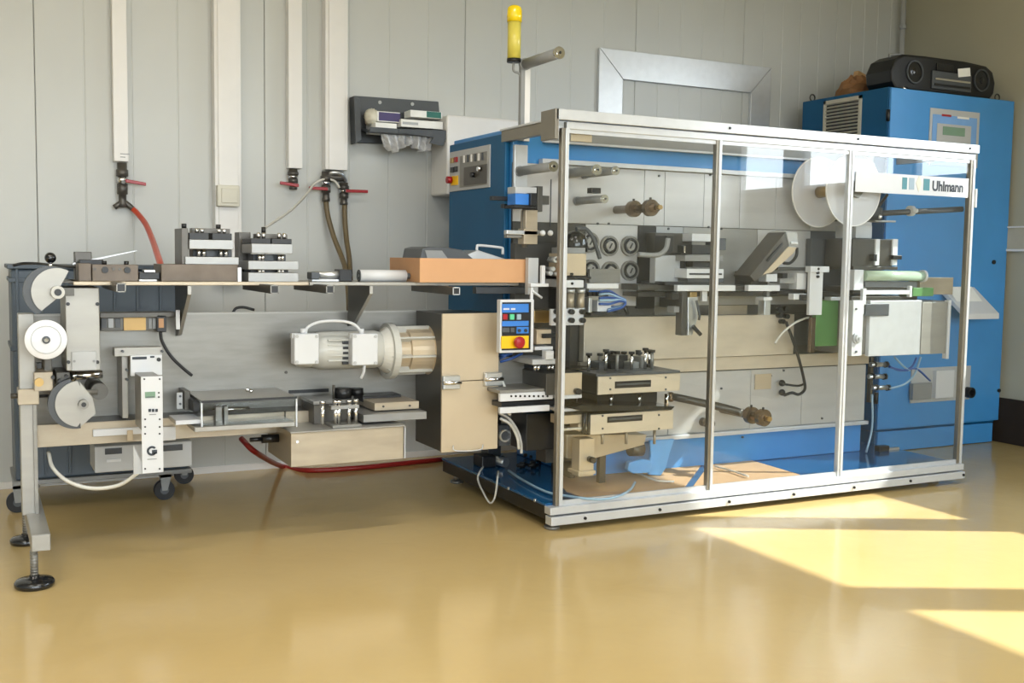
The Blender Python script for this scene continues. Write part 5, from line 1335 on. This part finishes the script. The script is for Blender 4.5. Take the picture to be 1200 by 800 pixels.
# outfeed box in the third bay
of_ = thing('outfeed_box', 'bright steel outfeed housing with a round knob inside the third door', 'machine housing', (F(1060, 415, 4.09).x, 4.2, .7))
x0, x1 = F(996, 380, 4.09).x, 4.775
z0, z1_ = F(1060, 416, 4.09).z, F(1060, 352, 4.09).z
link('housing_body', MB().box(x0+.06, x1-.01, 4.12, 4.40, z0+.01, z1_-.004), 'steel', of_)
link('housing_front', MB().box(F(1020, 380, 4.09).x, F(1080, 380, 4.09).x, 4.095, 4.12, z0, z1_).bevel(.002), 'aluminium_white', of_)
link('housing_front', MB().box(F(1081, 380, 4.09).x, x1-.022, 4.095, 4.12, z0, z1_-.01).bevel(.002), 'steel_plate', of_)
link('housing_edge', MB().box(x1-.02, x1, 4.09, 4.12, z0-.03, z1_).bevel(.002), 'white_plastic', of_)
kp = M('knob_plate', 'white_plastic', (999, 352, 1011, 417), 4.085, .03, of_)
p = F(1003, 396, 4.085)
link('round_knob', MB().lathe([(0, .028), (.012, .028), (.014, .022), (.024, .022), (.026, .009), (.032, .009)], (p.x, 4.085, p.z), (0, -1, 0), 24), 'aluminium_white', kp)
for y in (362, 412):
    p = F(1003, y, 4.085); link('plate_screw', MB().cyl((p.x, 4.08, p.z), (p.x, 4.086, p.z), .006), 'grey_dark', kp)
M('housing_window', 'grey_dark', (1012, 356, 1042, 370), 4.09, .03, of_)
link('housing_mount', MB().box(x0+.05, x0+.30, 4.40, 4.438, z0+.05, z0+.2), dk, of_)
# things on top of the outfeed
rz_ = thing('outfeed_roller', 'glossy pale green outfeed roller with a white end cap', 'roller', (F(1050, 325, 4.12).x, 4.2, 1.04))
a, b = F(1012, 323, 4.15), F(1080, 323, 4.15)
link('roller_body', MB().cyl((a.x, 4.15, a.z), (b.x, 4.15, a.z), .028, n=28), 'roller_green', rz_)
link('roller_end', MB().cyl((b.x, 4.15, a.z), (b.x+.016, 4.15, a.z), .033, n=24), 'white_plastic', rz_)
M('roller_mount', 'white_plastic', (1001, 316, 1012, 340), 4.14, .05, rz_)
M('roller_base', dk, (1000, 336, 1070, 343), 4.16, .20, rz_)
M('roller_bed', dk, (998, 347, 1075, 352), 4.16, .2, rz_)
M('roller_guard', 'grey_mid', (1014, 330, 1076, 337), 4.18, .15, rz_)
M('belt_bar', 'white_plastic', (1013, 340, 1067, 345), 4.10, .02, rz_)
M('belt_post', 'white_plastic', (1011, 338, 1015, 368), 4.09, .02, rz_)
M('belt_post', 'white_plastic', (1066, 335, 1069, 348), 4.10, .02, rz_)
M('reflection_plate', 'steel_warm', (1078, 325, 1117, 345), 4.16, .08, rz_)  # warm plate stands in for brownish reflections
cg = M('clear_guard', 'green_panel', (1070, 337, 1094, 347), 4.12, .10, rz_)
# punch unit
pu = thing('punch_unit', 'dark brown punch block with white side bars standing inside the third bay', 'punch', (F(1025, 310, 4.2).x, 4.25, 1.05))
M('punch_block', dk, (999, 280, 1026, 312), 4.18, .20, pu)
M('punch_bar', 'white_plastic', (1026, 280, 1031, 311), 4.17, .20, pu)
M('punch_block', dk, (1031, 281, 1046, 312), 4.18, .20, pu)
M('punch_bar', 'white_plastic', (1046, 280, 1052, 311), 4.17, .18, pu)
M('punch_head', 'grey_light', (1003, 264, 1022, 279), 4.22, .15, pu)
M('punch_knob', 'black_plastic', (1047, 299, 1057, 304), 4.15, .05, pu)
M('punch_slide', 'black_plastic', (1024, 298, 1028, 306), 4.15, .03, pu)
M('punch_base', dk, (1000, 312, 1052, 316), 4.18, .24, pu)
M('punch_wall', 'grey_dark', (950, 280, 1000, 345), 4.40, .04, pu)
# horizontal shaft to the right post
sh_ = thing('cross_shaft', 'long dark shaft reaching from the reel bay to the end post of the guard', 'shaft', (F(1080, 248, 4.15).x, 4.15, 1.35))
a, b = F(1030, 250, 4.2), F(1131, 245, 4.06)
link('shaft_bar', MB().cyl((a.x, 4.2, a.z), (4.80, 4.07, b.z), .015), 'grey_dark', sh_)
p = F(1069, 247, 4.14); link('shaft_collar', MB().cyl((p.x-.012, 4.15, p.z), (p.x+.012, 4.15, p.z), .028).cyl((p.x-.01, 4.11, p.z), (p.x+.01, 4.12, p.z), .012), 'white_plastic', sh_)
M('shaft_block', 'black_plastic', (1020, 243, 1034, 258), 4.18, .27, sh_)
M('shaft_plate', 'grey_light', (1026, 258, 1050, 260), 4.20, .1, sh_)
link('shaft_arm', MB().tube(A_([(1022, 252), (1010, 260), (999, 264)], 4.2), .012, sub=2), 'grey_dark', sh_)
p = F(1031, 254, 4.16); link('shaft_nut', MB().sphere((p.x, 4.16, p.z), .012), 'chrome', sh_)
link('shaft_lever', MB().tube(A_([(1028, 245), (1034, 236), (1040, 228)], 4.2), .008, sub=1), 'black_plastic', sh_)
# sealing stations (drawer-like boxes with handle slots)
def drawer_unit(name, label, front, side, Y, d, slot, ztop_px, base_rect):
    t = thing(name, label, 'sealing station', (F((front[0]+front[2])/2, front[3], Y).x, Y+d/2, F(front[0], front[3], Y).z), 'sealing stations behind the first door')
    f = P('drawer_body', dk, t, (front[0]+.5, front[1]+.5, front[2]-.5, front[3]-.5), Y+.012, d-.012, .002)
    fr_ = P('drawer_front', 'machine_warm', t, front, Y, .012, .002)
    P('handle_slot', 'black_plastic', fr_, slot, Y-.003, .005, .001)
    P('slot_bar', 'grey_dark', fr_, (slot[0]+2, (slot[1]+slot[3])/2-1.2, slot[2]-1, (slot[1]+slot[3])/2+.8), Y-.008, .006, .001)
    for (x, y) in ((front[0]+14, front[1]+4), (front[0]+14, front[3]-4), (front[2]-17, front[1]+3), (front[2]-17, front[3]-4)):
        p = F(x, y, Y); link('front_screw', MB().cyl((p.x, Y-.004, p.z), (p.x, Y, p.z), .005, n=8), 'grey_dark', fr_)
    return t
u1 = drawer_unit('sealing_station', 'upper sealing station with a dark handle slot and a crowd of bolts on top', (701, 439, 797, 460), None, 4.10, .30, (721, 446, 763, 454), None, None)
u2 = drawer_unit('sealing_station', 'lower sealing station with a dark handle slot under a black sheet', (692, 483, 789, 506), None, 4.10, .30, (712, 487, 753, 494), None, None)
P('drawer_lid', 'grey_dark', u1, (699, 436, 797, 439), 4.09, .32, .001)
Yd = 4.16
zt1 = F(750, 436, 4.10).z
rr2 = random.Random(11)
for i, x in enumerate((686, 699, 706, 712, 719, 727, 736, 745, 752, 757, 760)):
    yy = 4.20+.12*(i % 2); X = F(x+4, 425, yy).x
    h = (.075, .06, .09, .07, .08, .065)[i % 6]
    b_ = link('drawer_bolt', MB().cyl((X, yy, zt1), (X, yy, zt1+h), .008, n=12), ('chrome', 'steel', 'chrome')[i % 3], u1)
    link('bolt_head', MB().cyl((X, yy, zt1+h), (X, yy, zt1+h+.012), .015, n=12), 'black_plastic', b_)
for (a, b, c_, d_, mm) in ((702, 424, 712, 434, 'grey_dark'), (716, 422, 731, 434, 'black_plastic'), (740, 424, 749, 434, 'aluminium'), (751, 418, 757, 434, 'tool_light'), (760, 427, 765, 435, 'black_plastic'), (722, 416, 736, 421, 'black_plastic')):
    P('bolt_block', mm, u1, (a, b, c_, d_+2), 4.25, .08, .003)
for (x, y) in ((763, 424), (712, 414), (748, 413)):
    p = F(x, y, 4.26); link('drawer_knob', MB().cyl((p.x, 4.26, p.z-.01), (p.x, 4.26, p.z+.012), .014), 'black_plastic', u1)
# black sheet curving between the drawers
link('black_sheet', MB().prism([(F(664, 478, 4.09).x, F(664, 477, 4.09).z), (F(684, 478, 4.09).x, F(684, 474, 4.09).z), (F(790, 478, 4.09).x, F(788, 476, 4.09).z), (F(786, 480, 4.09).x, F(786, 480, 4.09).z), (F(684, 480, 4.09).x, F(684, 482, 4.09).z)], 'y', 4.085, 4.40), 'black_gloss', u2)
P('drawer_gap', 'black_plastic', u2, (700, 461, 770, 473), 4.25, .18, .001)
for x in (716, 749, 781):
    X = F(x, 468, 4.2).x; link('drawer_column', MB().cyl((X, 4.2, F(x, 474, 4.2).z), (X, 4.2, F(x, 461, 4.2).z), .010), 'chrome', u2)
qd('lower_stand', 'beige_metal', [(664, 509), (758, 509), (755, 521), (697, 537), (664, 537)], 4.26, 4.36, u2)
qd('stand_rail', 'steel_warm', [(664, 500), (760, 500), (760, 504), (664, 504)], 4.2, 4.24, u2)
for x in (706, 734, 767):
    X = F(x, 510, 4.16).x; link('stand_leg', MB().cyl((X, 4.16, F(x, 520, 4.16).z), (X, 4.16, F(x, 504, 4.16).z), .007), 'steel_warm', u2)
link('stand_foot', MB().box(F(703, 540, 4.3).x, F(710, 540, 4.3).x, 4.30, 4.33, .119, F(700, 534, 4.3).z), 'steel_dark', u2)
link('stand_motor', MB().cyl(F(738, 526, 4.34), F(752, 526, 4.34), .035, n=16), 'steel_dark', u2)
# left neighbour of drawers
nb = thing('feed_block', 'beige feed block with a black screw next to the upper sealing station', 'feed block', (F(670, 450, 4.12).x, 4.2, .55))
P('block_front', 'beige_metal', nb, (655, 437, 682, 463), 4.12, .01)
P('block_body', dk, nb, (640, 437, 682, 462), 4.131, .26)
p = F(675, 458, 4.12); link('block_screw', MB().cyl((p.x, 4.09, p.z), (p.x, 4.12, p.z), .014, n=12), 'black_plastic', nb)
P('block_shelf', 'white_plastic', nb, (655, 463, 682, 467), 4.11, .2)
P('block_cap', 'black_gloss', nb, (660, 432, 700, 437), 4.25, .15)
P('block_post', 'black_plastic', nb, (660, 381, 668, 437), 4.34, .1)
nb2 = thing('feed_block', 'beige open bracket block with black springs beside the lower sealing station', 'feed block', (F(670, 510, 4.12).x, 4.2, .3))
P('block_front', 'beige_metal', nb2, (655, 486, 692, 496), 4.12, .08)
P('block_side', 'beige_metal', nb2, (678, 496, 690, 505), 4.12, .08)
P('block_leg', 'beige_metal', nb2, (679, 514, 696, 558), 4.13, .07)
P('block_back', dk, nb2, (640, 490, 700, 540), 4.34, .1)
P('block_rail', 'aluminium', nb2, (655, 501, 692, 504), 4.11, .02)
for x in (684, 690):
    a = F(x, 508, 4.11); link('spring', MB().cyl((a.x, 4.11, a.z), (a.x, 4.11, F(x, 484, 4.11).z), .010, n=10), 'black_plastic', nb2)
p = F(692, 538, 4.12); link('block_screw', MB().cyl((p.x, 4.09, p.z), (p.x, 4.13, p.z), .014, n=12), 'black_plastic', nb2)
P('block_foot', 'beige_metal', nb2, (678, 552, 698, 556), 4.11, .1)
P('block_shelf', 'white_plastic', nb2, (655, 478, 680, 482), 4.11, .2)
# perforated ledge rails left of first post
pr_ = thing('perforated_rail', 'white holed ledge rails at the open end beside the beige cupboard', 'rail', (F(620, 465, 4.2).x, 4.2, .5))
P('rail_strip', 'white_plastic', pr_, (586, 460, 648, 469), 4.14, .02)
P('rail_shelf', 'steel', pr_, (586, 456, 648, 460), 4.15, .25)
P('rail_strip', 'white_plastic', pr_, (586, 476, 644, 483), 4.14, .02)
P('rail_core', 'black_plastic', pr_, (588, 470, 650, 476), 4.18, .2)
for k in range(9):
    p = F(599+k*5.3, 464, 4.14); link('rail_hole', MB().cyl((p.x, 4.137, p.z), (p.x, 4.142, p.z), .005, n=8), 'black_plastic', pr_)
rb = thing('tool_carrier', 'grey carrier with white corner guides and pins beneath the operator panel', 'carrier', (F(630, 430, 4.2).x, 4.2, .7))
P('carrier_plate', 'grey_light', rb, (624, 421, 652, 427), 4.16, .2)
for x in (627, 631, 643, 647):
    X = F(x, 430, 4.18).x; link('carrier_pin', MB().cyl((X, 4.18, F(x, 434, 4.18).z), (X, 4.18, F(x, 427, 4.18).z), .008), 'chrome', rb)
P('carrier_corner', 'white_plastic', rb, (640, 411, 649, 421), 4.15, .04)
P('carrier_corner', 'white_plastic', rb, (627, 406, 648, 410), 4.2, .1)
P('carrier_box', 'beige_metal', rb, (629, 386, 646, 403), 4.22, .12)
P('carrier_knob', 'black_plastic', rb, (637, 391, 652, 396), 4.20, .05)
P('carrier_band', 'brass', rb, (626, 364, 645, 378), 4.26, .12)
P('carrier_back', 'black_plastic', rb, (612, 428, 650, 456), 4.40, .05)
sgp = P('grey_sheet', 'steel', rb, (584, 418, 614, 456), 4.36, .01)
for k, (a, b, c_, d_) in enumerate(((586, 416, 600, 414), (586, 424, 612, 414), (586, 420, 598, 412))):
    link('blue_tube', MB().tube([F(a, b, 4.3), F((a+c_)/2, (b+d_)/2+1, 4.28), F(c_, d_, 4.3)], .006), 'cable_blue', rb)
# dark cabinet under it and hoses
P('lower_housing', 'black_skirt', ma, (617, 484, 652, 527), 4.30, .16)
for k, pts in enumerate(([(585, 484), (596, 490), (606, 504), (611, 520), (611, 531)], [(586, 490), (598, 497), (606, 512), (608, 526)], [(586, 440), (594, 460), (600, 478)], [(584, 455), (592, 475), (598, 486)])):
    link('clear_hose', MB().tube([F(x, y, 4.34-.03*k) for x, y in pts], .007), 'cable_white', ma)
P('gauge_box', 'grey_dark', ma, (585, 498, 597, 522), 4.42, .05)
p = F(591, 510, 4.42); link('gauge', MB().ring((p.x, 4.42, p.z), (0, -1, 0), .03, .008, .012), 'aluminium', ma)
# ------------------------------------------------------------ pneumatics on the deck
zd = .118
pn = thing('air_regulator', 'black and silver air regulator with a looped grey cable on the blue deck edge', 'regulator', (G(575, 545, zd).x, G(575, 545, zd).y, zd))
c = G(566, 546, zd)
link('regulator_body', MB().box(c.x-.03, c.x+.05, c.y-.05, c.y+.06, zd, zd+.06).bevel(.006), 'black_plastic', pn)
c2 = G(575, 544, zd)
link('regulator_bowl', MB().cyl((c2.x, c2.y-.02, zd+.03), (c2.x+.03, c2.y-.12, zd+.03), .024), 'aluminium', pn)
link('regulator_ring', MB().cyl((c2.x+.02, c2.y-.06, zd+.03), (c2.x+.026, c2.y-.08, zd+.03), .027), 'chrome', pn)
xe = 2.225
link('looped_cable', MB().tube([G(566, 547, zd+.02), S(562, 553, xe), S(560, 562, xe-.01), S(566, 576, xe-.02), S(574, 589, xe-.02), S(580, 582, xe-.01), S(583, 560, xe), G(584, 552, zd+.03)], .005), 'cable_white', pn)
def deck(px, py, dz=0.0):
    dz += .006 if dz else 0

    g_ = G(px, py, zd+dz); return g_
dvz = thing('deck_valve', 'small cluster of black valve fittings on the blue deck near the first post', 'valve', (deck(622, 540).x, deck(622, 540).y, zd))
for (x, y, h) in ((620, 536, .04), (627, 538, .03), (612, 548, .03), (625, 548, .035), (634, 542, .07)):
    q = deck(x, y)
    link('valve_fitting', MB().cyl((q.x, q.y, zd), (q.x, q.y, zd+h), .014, n=12).cyl((q.x-.03, q.y, zd+.015), (q.x+.03, q.y, zd+.015), .009, n=10), 'black_plastic', dvz)
for (x, y) in ((619, 528), (633, 534), (625, 545)):
    q = deck(x, y); link('valve_nut', MB().cyl((q.x, q.y, zd), (q.x, q.y, zd+.02), .016, n=6), 'aluminium_white', dvz)
tag(link('deck_tube', MB().tube([deck(596, 551, .008), deck(612, 562, .008), deck(640, 576, .008), deck(665, 581, .008), deck(700, 585, .008), deck(722, 582, .008), deck(738, 574, .008), deck(744, 565, .008)], .006), 'cable_clear'), 'pale air tube looping over the blue deck past the first post', 'tube')
tag(link('grey_tube', MB().tube([deck(742, 552, .008), deck(752, 556, .008), deck(770, 563, .008), deck(790, 564, .008)], .005), 'cable_white'), 'short pale tube end lying on the deck behind the first door', 'tube')
tag(link('loose_rod', MB().tube([deck(838, 546, .008), deck(856, 551, .008), deck(877, 558, .008)], .005), 'cable_white'), 'thin pale rod lying on the deck behind the middle door', 'rod')
for (x, y) in ((597, 572), (628, 586)):
    q = S(x, y, 2.24); link('deck_screw', MB().cyl((2.232, q.y, q.z), (2.24, q.y, q.z), .008, n=10), 'aluminium', ma)
cth = link('blue_cloth', MB().prism([(F(x, y, 4.34).x, F(x, y, 4.34).z) for x, y in ((761, 516), (790, 514), (784, 532), (780, 548), (774, 557), (760, 556), (757, 548), (762, 535))], 'y', 4.335, 4.352).bevel(.004), 'cloth_blue')
tag(cth, 'light blue cleaning cloth hanging down to the deck behind the first door', 'cloth')
link('cloth_fold', MB().prism([(F(x, y, 4.32).x, F(x, y, 4.32).z) for x, y in ((735, 541), (750, 537), (762, 539), (760, 553), (740, 554), (733, 550))], 'y', 4.30, 4.334).bevel(.005), 'cloth_blue', cth)
for lab, pts, z_ in (('flat tan sheet with a curved end on the deck behind the first door', [(656, 566), (664, 575), (680, 581), (700, 584), (735, 583), (820, 577), (821, 545), (788, 536), (762, 540), (735, 541), (695, 547), (660, 556)], .0),
                  ('flat tan sheet with a pointed corner on the deck behind the middle door', [(831, 576), (905, 570), (938, 556), (874, 537), (838, 543), (831, 544)], .0)):
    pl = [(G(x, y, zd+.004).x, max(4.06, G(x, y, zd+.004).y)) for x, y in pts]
    tag(link('tan_sheet', MB().prism(pl, 'z', zd+.0005+z_, zd+.004+z_), 'tan_flat'), lab, 'cardboard')  # thin flat tan shapes lying on the deck
# connectors and blue air lines near the cabinet edge
cnx = thing('connector_group', 'column of silver connectors with blue air lines by the cabinet hinge edge', 'connector', (F(1030, 440, PY).x, 4.42, .5))
for (y, dx) in ((427, 0), (441, -2), (454, 2)):
    a, b = F(1020+dx, y, 4.44), F(1040+dx, y, 4.44)
    c_ = link('connector_body', MB().cyl((a.x, 4.44, a.z), (b.x, 4.44, b.z), .014), 'aluminium', cnx)
    link('connector_nut', MB().cyl((b.x-.02, 4.44, b.z), (b.x, 4.44, b.z), .019, n=6), 'black_plastic', c_)
    link('connector_nut', MB().cyl((a.x+.02, 4.44, a.z), (a.x+.035, 4.44, a.z), .019, n=6), 'black_plastic', c_)
link('connector_post', MB().box(F(1021, 440, 4.45).x-.01, F(1021, 440, 4.45).x+.01, 4.445, 4.47, .40, .66), dk, cnx)
for pts, mm in (([(1042, 429), (1055, 434), (1068, 430), (1074, 419)], 'cable_blue'), ([(1043, 455), (1060, 450), (1072, 438), (1079, 418)], 'cable_clear'), ([(1042, 430), (1060, 434), (1074, 432), (1090, 446)], 'cable_blue'), ([(1048, 418), (1060, 430), (1066, 434)], 'cable_clear'), ([(1022, 462), (1022, 500), (1015, 530)], 'cable_clear')):
    link('air_line', MB().tube([F(x, y, 4.40) for x, y in pts], .006), mm, cnx)
# reflector bits: door stop on the deck at the far end
dst = thing('deck_clamp', 'small black clamp on the deck at the foot of the cabinet edge', 'clamp', (deck(1030, 526).x, deck(1030, 526).y, zd))
q = deck(1032, 528)
link('clamp_jaw', MB().box(q.x-.03, q.x+.05, q.y-.02, q.y+.02, zd, zd+.03).bevel(.004), 'black_plastic', dst)
link('clamp_arm', MB().box(q.x+.05, q.x+.14, q.y-.008, q.y+.008, zd, zd+.012), 'aluminium', dst)
